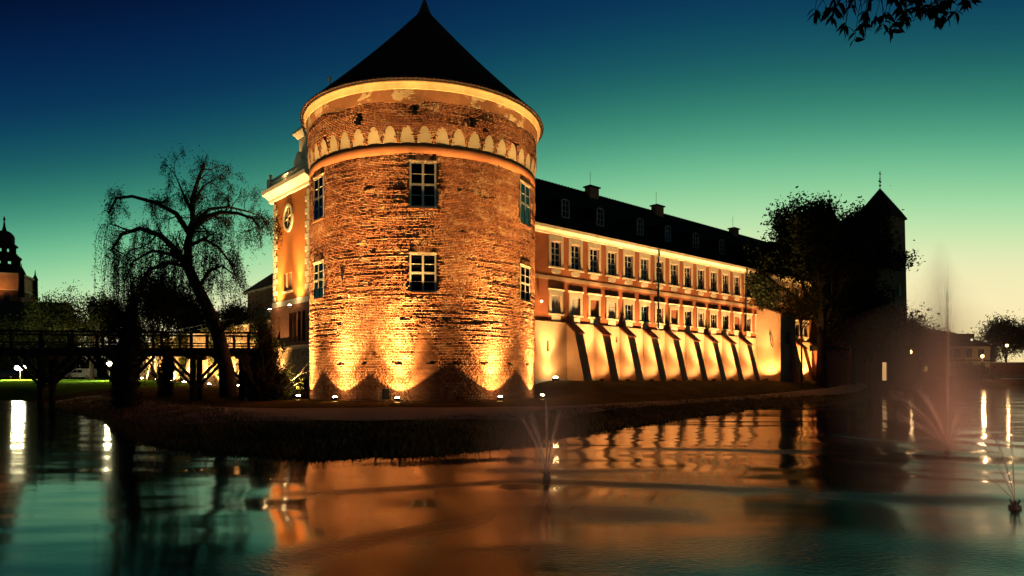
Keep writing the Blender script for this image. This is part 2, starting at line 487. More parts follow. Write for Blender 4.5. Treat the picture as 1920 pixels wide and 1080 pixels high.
# ------------------------------------------------------------------ water
FOUNT = [G(1025, 892, .05), G(1777, 842, .05), G(1903, 947, .05)]
def wv_(px, py): g_ = G(px, py, 0); return (g_.x, g_.y)
WAVES = [(wv_(430, 1085), wv_(960, 945), .45, .9), (wv_(540, 924), wv_(1040, 905), .30, 1), (wv_(900, 905), wv_(1560, 918), .42, 1), (wv_(1150, 842), wv_(1560, 846), .45, 1),
         (wv_(1030, 955), wv_(1330, 968), .5, .8), (wv_(860, 884), wv_(1280, 879), .35, .7), (wv_(1000, 1060), wv_(1920, 1000), 1.3, .45), (wv_(1540, 812), wv_(1800, 842), .5, .7),
         (wv_(700, 1060), wv_(1120, 1025), .4, .6), (wv_(1480, 930), wv_(1860, 935), .6, .8)]
def water_mat():
    k = NT('moat_water')
    tcn = k.n('ShaderNodeTexCoord').outputs['Object']
    # slow swell spreading from the fountains and calm patches between
    big = k.noise(.10, 2, .5, tcn, (1.0, 2.2, 1))
    mid = k.noise(.33, 2, .5, tcn, (.7, 1.6, 1))
    fine = k.noise(5.0, 3, .6, tcn, (1, 1.3, 1))
    warp = k.math('MULTIPLY', k.noise(.22, 2, .5, tcn), 4.0)
    h = k.math('ADD', k.math('MULTIPLY', big, 1.0), k.math('MULTIPLY', mid, .22))
    near = None
    for c, amp in zip(FOUNT, (.5, .4, .4)):
        vd = k.n('ShaderNodeVectorMath', operation='DISTANCE'); k.l(tcn, vd.inputs[0]); vd.inputs[1].default_value = (c.x, c.y, 0)
        dd = vd.outputs['Value']
        fall = k.math('POWER', 2.718, k.math('MULTIPLY', dd, -.34))
        ring = k.math('MULTIPLY', k.math('SINE', k.math('MULTIPLY', k.math('ADD', dd, warp), 1.9)), k.math('MULTIPLY', fall, amp))
        h = k.math('ADD', h, ring)
        nf = k.math('POWER', 2.718, k.math('MULTIPLY', dd, -.5))
        near = nf if near is None else k.math('ADD', near, nf)
    # long low wave fronts thrown by the fountains
    wx = k.n('ShaderNodeVectorMath', operation='ADD'); k.l(tcn, wx.inputs[0])
    nv_ = k.n('ShaderNodeTexNoise'); nv_.inputs['Scale'].default_value = .35; nv_.inputs['Detail'].default_value = 1; k.l(tcn, nv_.inputs['Vector'])
    sc_ = k.n('ShaderNodeVectorMath', operation='SCALE'); k.l(nv_.outputs['Color'], sc_.inputs[0]); sc_.inputs['Scale'].default_value = 1.3
    k.l(sc_.outputs[0], wx.inputs[1])
    wsep = k.n('ShaderNodeSeparateXYZ'); k.l(wx.outputs[0], wsep.inputs[0])
    chop = None
    for (ax, ay), (bx, by), w_, sl in WAVES:
        ax += .65; bx += .65; ay += .65; by += .65
        L_ = math.hypot(bx - ax, by - ay); ux, uy = (bx - ax) / L_, (by - ay) / L_
        px_ = k.math('SUBTRACT', wsep.outputs[0], ax); py_ = k.math('SUBTRACT', wsep.outputs[1], ay)
        tt = k.math('DIVIDE', k.math('ADD', k.math('MULTIPLY', px_, ux), k.math('MULTIPLY', py_, uy)), L_)
        dn = k.math('DIVIDE', k.math('SUBTRACT', k.math('MULTIPLY', py_, ux), k.math('MULTIPLY', px_, uy)), w_)
        tcl = k.math('MINIMUM', k.math('MAXIMUM', tt, 0.0), 1.0)
        env = k.math('POWER', k.math('SINE', k.math('MULTIPLY', tcl, 3.14159)), .6)
        g_ = k.math('POWER', 2.718, k.math('MULTIPLY', k.math('MULTIPLY', dn, dn), -1.0))
        gg = k.math('MULTIPLY', k.math('MULTIPLY', g_, env), sl)
        chop = gg if chop is None else k.math('MAXIMUM', chop, gg)
    fine2 = k.noise(14.0, 2, .5, tcn, (.8, 1.2, 1))
    h = k.math('ADD', h, k.math('MULTIPLY', fine, .006))
    h = k.math('ADD', h, k.math('MULTIPLY', fine2, k.math('MULTIPLY', chop, .13)))
    rough = k.math('ADD', k.math('ADD', .078, k.math('MULTIPLY', chop, .34)), k.math('MULTIPLY', near, .12))
    k.bsdf((.003, .004, .005), rough, k.bump(h, 1.0, .10), .5, IOR=1.29)
    return k.m
M_water = water_mat()
wv = np.array([(-600, 2, 0), (600, 2, 0), (600, 170, 0), (-600, 170, 0)], dtype=float)
tag(np_mesh('water', wv, np.array([[0, 1, 2, 3]]), M_water), 'calm dark moat water reflecting the lit castle', None, None, 'structure')

# ------------------------------------------------------------------ paths
def strip(name, pts, widths, mat, lift=.03, step=.5):
    pts = [Vector((p[0], p[1], 0)) for p in pts]
    dense = []; ws = []
    for i in range(len(pts) - 1):
        n = max(1, int((pts[i + 1] - pts[i]).length / step))
        p0 = pts[max(i - 1, 0)]; p1 = pts[i]; p2 = pts[i + 1]; p3 = pts[min(i + 2, len(pts) - 1)]
        for k in range(n):
            t = k / n
            dense.append(.5 * ((2 * p1) + (p2 - p0) * t + (2 * p0 - 5 * p1 + 4 * p2 - p3) * t * t + (3 * p1 - p0 - 3 * p2 + p3) * t ** 3))
            ws.append(widths[i] * (1 - t) + widths[i + 1] * t)
    dense.append(pts[-1]); ws.append(widths[-1])
    m = 9; V = []
    for i, p in enumerate(dense):
        d = (dense[min(i + 1, len(dense) - 1)] - dense[max(i - 1, 0)]).normalized(); nn = Vector((-d.y, d.x, 0))
        jw = .12 * (random.random() - .5)
        for k in range(m):
            q = p + nn * ((k / (m - 1) - .5) * (ws[i] + jw)); V.append((q.x, q.y))
    V = np.array(V); Z = height(V[:, 0], V[:, 1]) + lift
    i, j = np.meshgrid(np.arange(m - 1), np.arange(len(dense) - 1)); b = (j * m + i).ravel()
    return np_mesh(name, np.column_stack([V, Z]), np.stack([b, b + 1, b + 1 + m, b + m], 1), mat, smooth=True)
pth = [(-34, 52), (-26, 42), (-17.5, 32.5), (-12.5, 28.0), (-8.5, 26.6), (-5, 26.6), (-2, 27.6), (1.2, 30.2), (4.0, 33), (9, 39.5), (16, 48.5), (25, 59.5), (38, 75), (52, 96)]
tag(strip('path', pth, [3, 3, 3.6, 6.0, 9.0, 10.5, 9.0, 5.5, 2.8, 2.0, 1.8, 1.8, 1.8, 1.8], M_path), 'sandy footpath round the foot of the round tower', None, None, 'structure')
tag(strip('road', [(-140, 128), (-90, 122), (-52, 118), (-30, 121)], [6, 6, 6, 6], M_asphalt, .04, 3), 'grey road behind the far lawn', None, None, 'structure')
tag(strip('pavement', [(58, 128), (80, 142), (115, 161), (200, 170), (320, 176)], [5, 5, 5, 5, 5], M_asphalt, .04, 3), 'dark quay road on the far shore', None, None, 'structure')

# ------------------------------------------------------------------ windows (shared pieces)
def window_parts(w, h, cols, rows, bar=.06, edge=.08, main=.1, midrow=None):
    """frame + glazing bars, and the list of pane boxes"""
    mb = MB()
    mb.box(-w / 2, -w / 2 + edge, -.03, .05, 0, h); mb.box(w / 2 - edge, w / 2, -.03, .05, 0, h)
    mb.box(-w / 2 + edge, w / 2 - edge, -.03, .05, 0, edge); mb.box(-w / 2 + edge, w / 2 - edge, -.03, .05, h - edge, h)
    xs = [-w / 2 + edge]; zs = [edge]; gaps_x = []; gaps_z = []
    iw = w - 2 * edge; ih = h - 2 * edge
    for c in range(1, cols):
        x = -w / 2 + edge + iw * c / cols; mb.box(x - main / 2, x + main / 2, -.035, .045, edge, h - edge)
    for r in range(1, rows):
        z = edge + ih * r / rows
        b = main if r == midrow else bar * .5
        for c in range(cols):
            xa = -w / 2 + edge + iw * c / cols + (main / 2 if c else 0); xb = -w / 2 + edge + iw * (c + 1) / cols - (main / 2 if c < cols - 1 else 0)
            mb.box(xa, xb, -.025, .035, z - b / 2, z + b / 2)
    panes = []
    for c in range(cols):
        xa = -w / 2 + edge + iw * c / cols; xb = xa + iw / cols
        for (za, zb) in ((edge, edge + ih * (midrow or rows) / rows), (edge + ih * (midrow or rows) / rows, h - edge)):
            if zb - za > .05: panes.append((xa, xb, za, zb))
    return mb, panes
class WinKit:
    """one kind of window: keeps its meshes and hands out copies"""
    def __init__(s, w, h, cols, rows, midrow, extra=None, pane_mat=None, frame_mat=None, **kw):
        s.w, s.h = w, h
        mb, s.panes = window_parts(w, h, cols, rows, midrow=midrow, **kw)
        me = bpy.data.meshes.new('window'); me.from_pydata(mb.v, [], mb.f); me.materials.append(frame_mat or M_frame); s.fm = me
        s.pm = []
        for a, b, c, d in s.panes:
            pb = MB().box(a, b, .0, .012, c, d)
            pm = bpy.data.meshes.new('pane'); pm.from_pydata(pb.v, [], pb.f); pm.materials.append(pane_mat or M_glass); s.pm.append(pm)
    def place(s, parent, loc, rotz=0.0, mats=None):
        o = bpy.data.objects.new('window', s.fm); COL.objects.link(o); o.parent = parent; o.location = loc; o.rotation_euler = (0, 0, rotz)
        for m in s.pm:
            p = bpy.data.objects.new('pane', m); COL.objects.link(p); p.parent = o
            if mats is not None:
                p.material_slots[0].link = 'OBJECT'; p.material_slots[0].material = mats
        return o

# ================================================================== round tower
tower = thing('round_tower', 'massive round brick corner tower with black conical roof, floodlit from its foot', 'tower', (TC.x, TC.y, 0), -TAZ)
def tpsi(px, r=TR):
    al = math.atan((px - 960) / F) - TAZ
    return math.asin(max(-1, min(1, TD * math.sin(al) / r))) - al
def tz(py, depth=38.1): return EYE + (712 - py) / F * depth
Z_FOOT = .30; Z_BAND0 = 14.66; Z_BAND1 = 15.32; Z_PL0 = 17.45; Z_COR = 18.3
win_psi = [tpsi(793), tpsi(793) - rad(58.5), tpsi(793) + rad(58.5)]
win_rows = [(11.64, 14.28), (6.80, 9.02)]
WW = 1.52
thole = []      # (arc0, arc1, z0, z1)
for ps in win_psi:
    for a, b in win_rows: thole.append((ps * TR - WW / 2, ps * TR + WW / 2, a, b))
small = []
for px in (638, 683, 747, 811, 854, 906, 956, 989):
    small.append((tpsi(px), 2.79, .20, .16))
for px, py in ((755, 598), (836, 597), (950, 602), (637, 604), (700, 470), (868, 432), (862, 355), (910, 362), (690, 350), (930, 520)):
    small.append((tpsi(px), tz(py, 38.6), .18, .16))
for px, py in ((778, 214), (675, 226), (885, 228), (963, 249), (612, 250)):
    small.append((tpsi(px), tz(py, 38.8), .22, .62))
vent = (tpsi(723), .98, .40, .62)
for ps, z, w, h in small + [vent]:
    thole.append((ps * TR - w / 2, ps * TR + w / 2, z - h / 2, z + h / 2))
A0, A1 = rad(-118), rad(118)
mb = MB()
wall_openings(mb, A0 * TR, A1 * TR, Z_FOOT, Z_PL0 + .4, thole, .42,
              lambda x, y, z: ((TR - .075 - y) * math.sin(x / TR), -(TR - .075 - y) * math.cos(x / TR), z), xstep=.35, zstep=.9)
mb.lathe([(TR - .075, Z_FOOT), (TR - .075, Z_PL0 + .4)], 40, a0=A1, a1=2 * math.pi + A0)
mb.lathe([(TR - .52, Z_FOOT), (TR - .52, Z_PL0)], 72)
mb.build('wall_core', M_mortar, tower)

# bricks, each with its own depth; the nearest ones are objects of their own
NARCH = 48
arch_step = 2 * math.pi / NARCH
ARH = .94; ARZ = Z_BAND1 + .02
def arch_half(z):
    t = np.clip((z - ARZ) / ARH, 0, 1); return .41 * np.sqrt(np.clip(1 - t ** 1.7, 0, 1))
H = .094
ca0 = []; ca1 = []; cz = []
nrow = 0
for zb in list(np.arange(Z_FOOT + .05, Z_BAND0 - .02, H)) + list(np.arange(Z_BAND1 + .01, Z_PL0 + .25, H)):
    a = A0 * TR + random.random() * .3; k = random.randint(0, 1)
    while a < A1 * TR:
        L = (.28 if k % 2 == 0 else .14) * random.uniform(.9, 1.1); k += 1
        if random.random() < .12: k += 1
        ca0.append(a); ca1.append(a + L - .012); cz.append(zb); a += L
ca0 = np.array(ca0); ca1 = np.array(ca1); cz = np.array(cz)
ac = (ca0 + ca1) / 2; zc = cz + H / 2
keep = np.ones(len(ac), bool)
for a, b, c, d in thole:
    keep &= ~((ca1 > a) & (ca0 < b) & (zc > c) & (zc < d))
aa = np.mod(ac / TR + arch_step / 2, arch_step) - arch_step / 2
keep &= ~((zc > ARZ - .05) & (zc < ARZ + ARH) & (np.abs(aa * TR) < arch_half(zc)))
ca0, ca1, cz, ac, zc = (q[keep] for q in (ca0, ca1, cz, ac, zc))
n = len(ac)
psi_c = ac / TR
rough = np.clip(1.9 * vnoise(ac * .30, zc * .42, 11) - .35, 0, 1)
rough *= .25 + .75 * sstep(2.2, 5.0, zc)
rough *= 1 - .85 * np.exp(-((psi_c - rad(17)) / rad(9)) ** 2) * sstep(5.5, 7.5, zc) * (zc < 15.2)
rough = np.clip(rough * np.where(zc > 15.2, .6, 1) + .15 * (zc > 15.5), 0, 1)
streak = vnoise(ac * .5 + 3.7 * np.floor(zc / H), np.floor(zc / H) * .8, 21) - .5
wave = vnoise(ac * .6, zc * 3.0, 23) - .5
streak2 = vnoise(ac * 1.3 + 9, zc * 9.5, 22) - .5
rnd = RNG.random(n) - .5
pout = .002 * rnd + .003 * streak + rough * (.036 * streak + .028 * wave + .020 * streak2 + .014 * rnd) + .004 + (zc > 15.2) * (.024 + .08 * np.clip((zc - ARZ) / ARH, 0, 1))
lost = (RNG.random(n) < .012 * rough)
pout[lost] = -.07
zw = .012 * (vnoise(ac * .5, zc * .8, 31) - .5) * (1 + rough)
tone = np.clip(.5 + .34 * (RNG.random(n) - .5) + .3 * streak + .45 * (vnoise(ac * .5, zc * .9, 41) - .5), 0, 1)
hgt = H - .014 + .004 * RNG.random(n)
def brick_verts(a0, a1, z0, z1, po, rin):
    """8 corners per brick, (n,8,3)"""
    m = len(a0); out = np.zeros((m, 8, 3))
    jit = (RNG.random((m, 4)) - .5) * .006
    for q, (aa_, zz_) in enumerate(((a0, z0), (a1, z0), (a1, z1), (a0, z1))):
        ro = TR + po + jit[:, q] * .8
        out[:, q, 0] = ro * np.sin(aa_ / TR); out[:, q, 1] = -ro * np.cos(aa_ / TR); out[:, q, 2] = zz_
        ri = TR + rin
        out[:, q + 4, 0] = ri * np.sin(aa_ / TR); out[:, q + 4, 1] = -ri * np.cos(aa_ / TR); out[:, q + 4, 2] = zz_
    return out
dist = np.hypot((TD - TR * np.cos(psi_c)), TR * np.sin(psi_c)) + .02 * np.abs(zc - 1.5)
order = np.argsort(dist)
single = np.zeros(n, bool); single[order[:300]] = True
mass = ~single
BV = brick_verts(ca0[mass], ca1[mass], (cz + zw)[mass], (cz + zw + hgt)[mass], pout[mass], -.1).reshape(-1, 3)
base = np.arange(mass.sum())[:, None] * 8
fq = np.array([[0, 1, 2, 3], [3, 2, 6, 7], [0, 4, 5, 1], [0, 3, 7, 4], [1, 5, 6, 2]])
BQ = (base[:, None, :] + fq[None]).reshape(-1, 4)
o = np_mesh('brick_courses', BV, BQ, M_brick, tower, tone=np.repeat(tone[mass], 5))
tag(o, kind='stuff')
variants = []
for vi in range(6):
    q = RNG.random(8) * .008
    vs_ = [(-.5, -.5 - q[0], 0), (.5, -.5 - q[1], 0), (.5, -.5 - q[2], 1), (-.5, -.5 - q[3], 1), (-.5, .5, 0), (.5, .5, 0), (.5, .5, 1), (-.5, .5, 1)]
    me = bpy.data.meshes.new('brick'); me.from_pydata(vs_, [], [tuple(f) for f in fq] + [(5, 4, 7, 6)]); me.materials.append(M_brick)
    a = me.attributes.new('tone', 'FLOAT', 'FACE'); a.data.foreach_set('value', np.full(6, .2 + .13 * vi, dtype=np.float32))
    variants.append(me)
for i in np.nonzero(single)[0]:
    b = bpy.data.objects.new('brick', variants[min(5, int(tone[i] * 6))]); COL.objects.link(b); b.parent = tower
    dpt = .1 + pout[i]; r = TR - .1 + dpt / 2
    b.location = (r * math.sin(psi_c[i]), -r * math.cos(psi_c[i]), cz[i] + zw[i]); b.rotation_euler = (0, 0, psi_c[i]); b.scale = (ca1[i] - ca0[i], dpt, hgt[i])

# plaster band, blind arches, worn plaster frieze, cornice
MB().lathe([(TR - .05, Z_BAND0), (TR + .015, Z_BAND0 + .01), (TR + .02, Z_BAND1 - .05), (TR + .0, Z_BAND1), (TR - .05, Z_BAND1)], 120).build('string_course', M_band, tower, True)
am = MB()
NP = 14
pts = []
for k in range(NP + 1):
    t = -1 + 2 * k / NP
    zz = ARZ + ARH * (1 - abs(t) ** 2.2) ** (1 / 1.35) if abs(t) < 1 else ARZ
    pts.append((t * .43, zz))
fa = lambda z: TR + .022 + .085 * ((z - ARZ) / ARH)
fr = [( fa(z) * math.sin(x / TR), -fa(z) * math.cos(x / TR), z) for x, z in pts]
bk = [( (TR - .12) * math.sin(x / TR), -(TR - .12) * math.cos(x / TR), z) for x, z in pts]
am.add(fr + bk, [tuple(range(NP + 1))] + [(i, i + NP + 1, (i + 1) % (NP + 1) + NP + 1, (i + 1) % (NP + 1)) for i in range(NP + 1)])
arch0 = am.build('blind_arch', M_cream, tower)
for k in range(NARCH):
    ps = (k - NARCH // 2) * arch_step
    if abs(ps) > rad(115): continue
    if k == NARCH // 2: continue
    share(arch0, parent=tower, rot=(0, 0, ps))

def worn_mat():
    k = NT('worn_plaster')
    m = k.ramp(k.noise(.55, 8, .68, stretch=(1, 1, 1.6)), (.535, (0, 0, 0)), (.56, (1, 1, 1)))
    c1 = k.ramp(k.noise(2, 5, .6), (.3, (.36, .15, .07)), (.7, (.44, .20, .10)))
    c2 = k.ramp(k.noise(2, 5, .6), (.3, (.62, .45, .25)), (.7, (.74, .58, .36)))
    k.bsdf(k.mix(c1, c2, m), .9, k.bump(m, .8, .02), .2); return k.m
M_worn = worn_mat()
mb = MB(); ns = 240
low = []; up = []
for k in range(ns):
    a = 2 * math.pi * k / ns; x = a * TR
    low.append(.28 * float(vnoise(np.array([x * .45]), np.array([3.]), 51)[0]) + .08 * float(vnoise(np.array([x * 2.5]), np.array([7.]), 52)[0]))
vs_ = []
for k in range(ns):
    a = 2 * math.pi * k / ns
    zl = Z_PL0 + low[k]
    for r, z in ((TR - .05, zl), (TR + .115, zl), (TR + .22, Z_COR)):
        vs_.append((r * math.sin(a), -r * math.cos(a), z))
mb.add(vs_, [(k * 3 + j, ((k + 1) % ns) * 3 + j, ((k + 1) % ns) * 3 + j + 1, k * 3 + j + 1) for k in range(ns) for j in range(2)])
mb.build('frieze', M_worn, tower, False)
MB().lathe([(TR - .05, Z_COR - .02), (TR + .22, Z_COR), (TR + .27, Z_COR + .04), (TR + .285, Z_COR + .30), (TR + .36, Z_COR + .34), (TR + .40, Z_COR + .52), (TR + .2, Z_COR + .54)], 120).build('cornice', M_ochre, tower, True)
# roof in stepped tile courses
prof = []
RB = TR + .56; ZB = Z_COR + .5; ZA = 27.2
nc = 46
for k in range(nc):
    t0 = k / nc; t1 = (k + 1) / nc
    fl = lambda t: RB * (1 - t) + .35 * math.sin(math.pi * min(t * 1.0, 1)) * -.6
    prof += [(max(.05, fl(t0) + .035), ZB + (ZA - ZB) * t0), (max(.04, fl(t1) + .06), ZB + (ZA - ZB) * t1 + .0)]
roof = MB().lathe([(TR, ZB - .02)] + prof + [(.0, ZA + .05)], 96).build('roof', M_roof, tower)
tile = MB()
tile.tube([(0, -.28, .02), (0, .1, .14)], .075, 7)
t0 = tile.build('eaves_tile', M_redtile, None)
tv = np.array(t0.data.vertices.foreach_get('co', np.zeros(1)) if False else [v.co[:] for v in t0.data.vertices]); tf = [tuple(p.vertices) for p in t0.data.polygons]
bpy.data.objects.remove(t0)
mb = MB()
NTI = 190
for k in range(NTI):
    a = 2 * math.pi * k / NTI; ca, sa = math.cos(a), math.sin(a)
    mb.add([((RB - .0 - v[1] - .3) * sa + v[0] * ca, -(RB - v[1] - .3) * ca + v[0] * sa, ZB + v[2] + .02) for v in tv], tf)
tag(mb.build('eaves_tiles', M_redtile, tower), kind='stuff')
fin = MB().lathe([(.0, ZA + 2.6), (.05, ZA + 2.2), (.07, ZA + 1.2), (.16, ZA + 1.0), (.16, ZA + .8), (.08, ZA + .6), (.2, ZA + .25), (.42, ZA - .3), (.55, ZA - .55)], 12).build('finial', M_iron, roof, True)

pm = MB().tube([(-6.35, .3, 20.0), (-6.35, .3, 21.9)], .05, 8); pm.lathe([(.0, 22.35), (.12, 22.25), (.14, 22.1), (.06, 21.95), (.05, 21.85)], 10, c=(-6.35, .3)); pm.build('vent_pipe', M_white, roof)
# windows
kitU = WinKit(WW, 2.64, 2, 4, 2, bar=.06, edge=.11, main=.13)
kitL = WinKit(WW, 2.22, 2, 4, 2, bar=.07, edge=.10, main=.12)
lint = bpy.data.meshes.new('lintel_bricks')
for ps in win_psi:
    for kit, (a, b) in zip((kitU, kitL), win_rows):
        r = TR - .05
        w = kit.place(tower, (r * math.sin(ps), -r * math.cos(ps), a), ps)
        s_ = MB(); s_.box(-WW / 2 - .03, WW / 2 + .03, -.075, .0, kit.h, kit.h + .07)
        s_.build('head_board', M_cream, w)
        MB().box(-WW / 2 - .05, WW / 2 + .05, -.10, -.04, -.07, -.002).build('sill', M_band, w)
        # dim room behind
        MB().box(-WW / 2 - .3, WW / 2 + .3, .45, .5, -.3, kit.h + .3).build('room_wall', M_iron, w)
# soldier course over front windows
for ps in win_psi:
    for a, b in win_rows:
        for k in range(15):
            x = -WW / 2 + .05 + k * .1
            aa_ = ps + x / TR; r = TR - .03
            o = bpy.data.objects.new('soldier_brick', variants[random.randint(1, 5)]); COL.objects.link(o); o.parent = tower
            o.location = (r * math.sin(aa_), -r * math.cos(aa_), b + .085); o.rotation_euler = (0, 0, aa_); o.scale = (.085, .12, .26)
# vent door at the foot, iron wall anchors
r = TR - .06
vo = MB().box(-.2, .2, -.02, .05, -.31, .31).build('vent_door', M_iron, tower)
vo.location = (r * math.sin(vent[0]), -r * math.cos(vent[0]), vent[1]); vo.rotation_euler = (0, 0, vent[0])
an = MB().prism([(0, .42), (.03, .18), (.15, .02), (.05, -.2), (0, -.38), (-.05, -.2), (-.15, .02), (-.03, .18)], -.02, .02).build('iron_anchor', M_iron, tower)
ps = tpsi(643); an.location = ((TR + .04) * math.sin(ps), -(TR + .04) * math.cos(ps), tz(516, 39.5)); an.rotation_euler = (0, 0, ps)

# ================================================================== long wing
wing = thing('long_wing', 'long two storey red wing with buttresses and dormered black roof beside the tower', 'building', (WA.x, WA.y, 0), WROT)
WIN_S = [2.15 + 2.255 * k for k in range(20)]
S0, S1 = -6.5, 50.0
Z_BASE = 6.3; Z_EAVE = 13.55
UW, UH, UZ = 1.12, 2.0, 10.68
LW, LH, LZ = 1.05, 1.42, 7.0
holes_u = [(s - UW / 2, s + UW / 2, UZ, UZ + UH) for s in WIN_S] + [(s - LW / 2, s + LW / 2, LZ, LZ + LH) for s in WIN_S]
mb = MB(); wall_openings(mb, S0, S1, Z_BASE, Z_EAVE + .05, holes_u, .25); mb.build('upper_wall', M_red, wing)
slits = [(1.0, 1.28, 4.0, 4.85), (9.3, 9.55, 5.0, 5.5), (31.2, 31.5, 3.8, 4.6)]
mb = MB(); wall_openings(mb, S0, S1, .6, Z_BASE, slits, .35, lambda x, y, z: (x, y - .08 - .02 * (Z_BASE - z), z), xstep=1.5, zstep=1.2); mb.build('base_wall', M_peach, wing)
mb = MB(); mb.add([(S1, 0, .6), (S1, 12, .6), (S1, 12, 14), (S1, 0, 14)], [(0, 1, 2, 3)]); mb.add([(S0, 12, .6), (S1, 12, .6), (S1, 12, 14), (S0, 12, 14)], [(3, 2, 1, 0)])
mb.add([(S0, 6, 1), (S1, 6, 1), (S1, 6, 14), (S0, 6, 14)], [(0, 1, 2, 3)])
mb.build('rear_wall', M_red, wing)
MB().box(S0, S1, -.1, -.005, Z_BASE - .03, Z_BASE + .03).build('plinth_ledge', M_peach, wing)
MB().box(S0, S1, -.34, -.16, 1.2, 1.86).build('foot_plinth', M_concrete, wing)
MB().box(S0, S1, -.03, .005, 9.62, 9.92).build('string_course', M_peach, wing)
MB().prismx([(-.02, 13.16), (-.10, 13.18), (-.14, 13.32), (-.32, 13.45), (-.44, 13.52), (-.46, 13.74), (.3, 13.74), (.3, 13.16)], S0, S1).build('eaves_cornice', M_cream, wing)
# windows of both storeys
kit1 = WinKit(UW, UH, 2, 4, 2, bar=.05, edge=.07, main=.09)
kit2 = WinKit(LW, LH, 2, 3, None, bar=.05, edge=.07, main=.08)
def surround_mesh(w, h, upper):
    m = MB()
    t = .24
    m.box(-w / 2 - t, -w / 2, -.07, .0, 0, h); m.box(w / 2, w / 2 + t, -.07, .0, 0, h)
    m.box(-w / 2 - t, w / 2 + t, -.075, .0, h, h + (.46 if upper else .36))
    if not upper: m.prismx([(-.02, h + .36), (-.10, h + .44), (-.12, h + .52), (0, h + .55)], -w / 2 - t - .12, w / 2 + t + .12)
    m.box(-w / 2 - t - .08, w / 2 + t + .08, -.11, .0, -.13, 0)
    me = bpy.data.meshes.new('surround'); me.from_pydata(m.v, [], m.f); me.materials.append(M_cream); return me
surU = surround_mesh(UW, UH, True); surL = surround_mesh(LW, LH, False)
m = MB(); NO = 16
oc = [(.52 * math.copysign(abs(math.cos(2 * math.pi * k / NO)) ** .7, math.cos(2 * math.pi * k / NO)), .2 * math.copysign(abs(math.sin(2 * math.pi * k / NO)) ** .8, math.sin(2 * math.pi * k / NO))) for k in range(NO)]
m.prism(oc, -.04, 0.0); ovalM = bpy.data.meshes.new('apron'); ovalM.from_pydata(m.v, [], m.f); ovalM.materials.append(M_cream)
m = MB(); m.box(-.5, .5, -.045, 0, -.26, .26); aprM = bpy.data.meshes.new('apron'); aprM.from_pydata(m.v, [], m.f); aprM.materials.append(M_cream)
def child(name, me, parent, loc=(0, 0, 0)):
    o = bpy.data.objects.new(name, me); COL.objects.link(o); o.parent = parent; o.location = loc; return o
blinds = {0: M_blind, 1: M_blind, 3: M_blind}
blind_closed = {2, 7, 12}
for k, s in enumerate(WIN_S):
    w = kit1.place(wing, (s, .14, UZ)); child('surround', surU, w, (0, -.14, 0)); child('apron', ovalM, w, (0, -.14, -.36))
    if k in blind_closed:
        w = MB().box(-LW / 2, LW / 2, .1, .2, 0, LH).build('blind_window', M_shutter, wing); w.location = (s, 0, LZ)
        child('surround', surL, w); child('apron', aprM, w, (0, 0, -.43))
    else:
        w = kit2.place(wing, (s, .14, LZ), mats=blinds.get(k)); child('surround', surL, w, (0, -.14, 0)); child('apron', aprM, w, (0, -.14, -.43))
# roof
RZ = 19.55
def roof_sheet(mbx, x0, x1):
    ny = 22
    pr = []
    for k in range(ny):
        t0 = k / ny; t1 = (k + 1) / ny
        pr += [(-.62 + 6.62 * t0, 13.74 + (RZ - 13.74) * t0 + .05), (-.62 + 6.62 * t1, 13.74 + (RZ - 13.74) * t1 + .01)]
    n_ = len(pr)
    mbx.add([(x0, y, z) for y, z in pr] + [(x1, y, z) for y, z in pr], [(i, i + n_, i + n_ + 1, i + 1) for i in range(n_ - 1)])
    mbx.add([(x0, 12.7, 13.74), (x1, 12.7, 13.74), (x1, 6, RZ + .02), (x0, 6, RZ + .02)], [(0, 1, 2, 3)])
mb = MB(); roof_sheet(mb, S0, 47.0)
mb.add([(47, -.62, 13.74), (47, 12.7, 13.74), (47, 6, RZ)], [(0, 1, 2)])
wroof = mb.build('roof', M_roof, wing)
rt = MB()
for k in range(int((47 - S0) / .42)):
    rt.tube([(S0 + k * .42, 6, RZ + .02), (S0 + k * .42 + .44, 6, RZ + .07)], [.10, .14], 7)
tag(rt.build('ridge_tiles', M_roof, wroof), kind='stuff')
def on_roof(y): return 13.74 + (RZ - 13.74) * (y + .62) / 6.62
def dormer_mesh():
    a = MB()
    w = .42
    arc = [(-w, 0), (w, 0), (w, 1.25)] + [(w * math.cos(t), 1.25 + .22 * math.sin(t)) for t in np.linspace(0, math.pi, 9)[1:-1]] + [(-w, 1.25)]
    o_ = [(x * 1.55, (z - .05) * 1.18) for x, z in arc]
    a.prism(o_, .04, 1.9)
    return a, arc
da, arc = dormer_mesh()
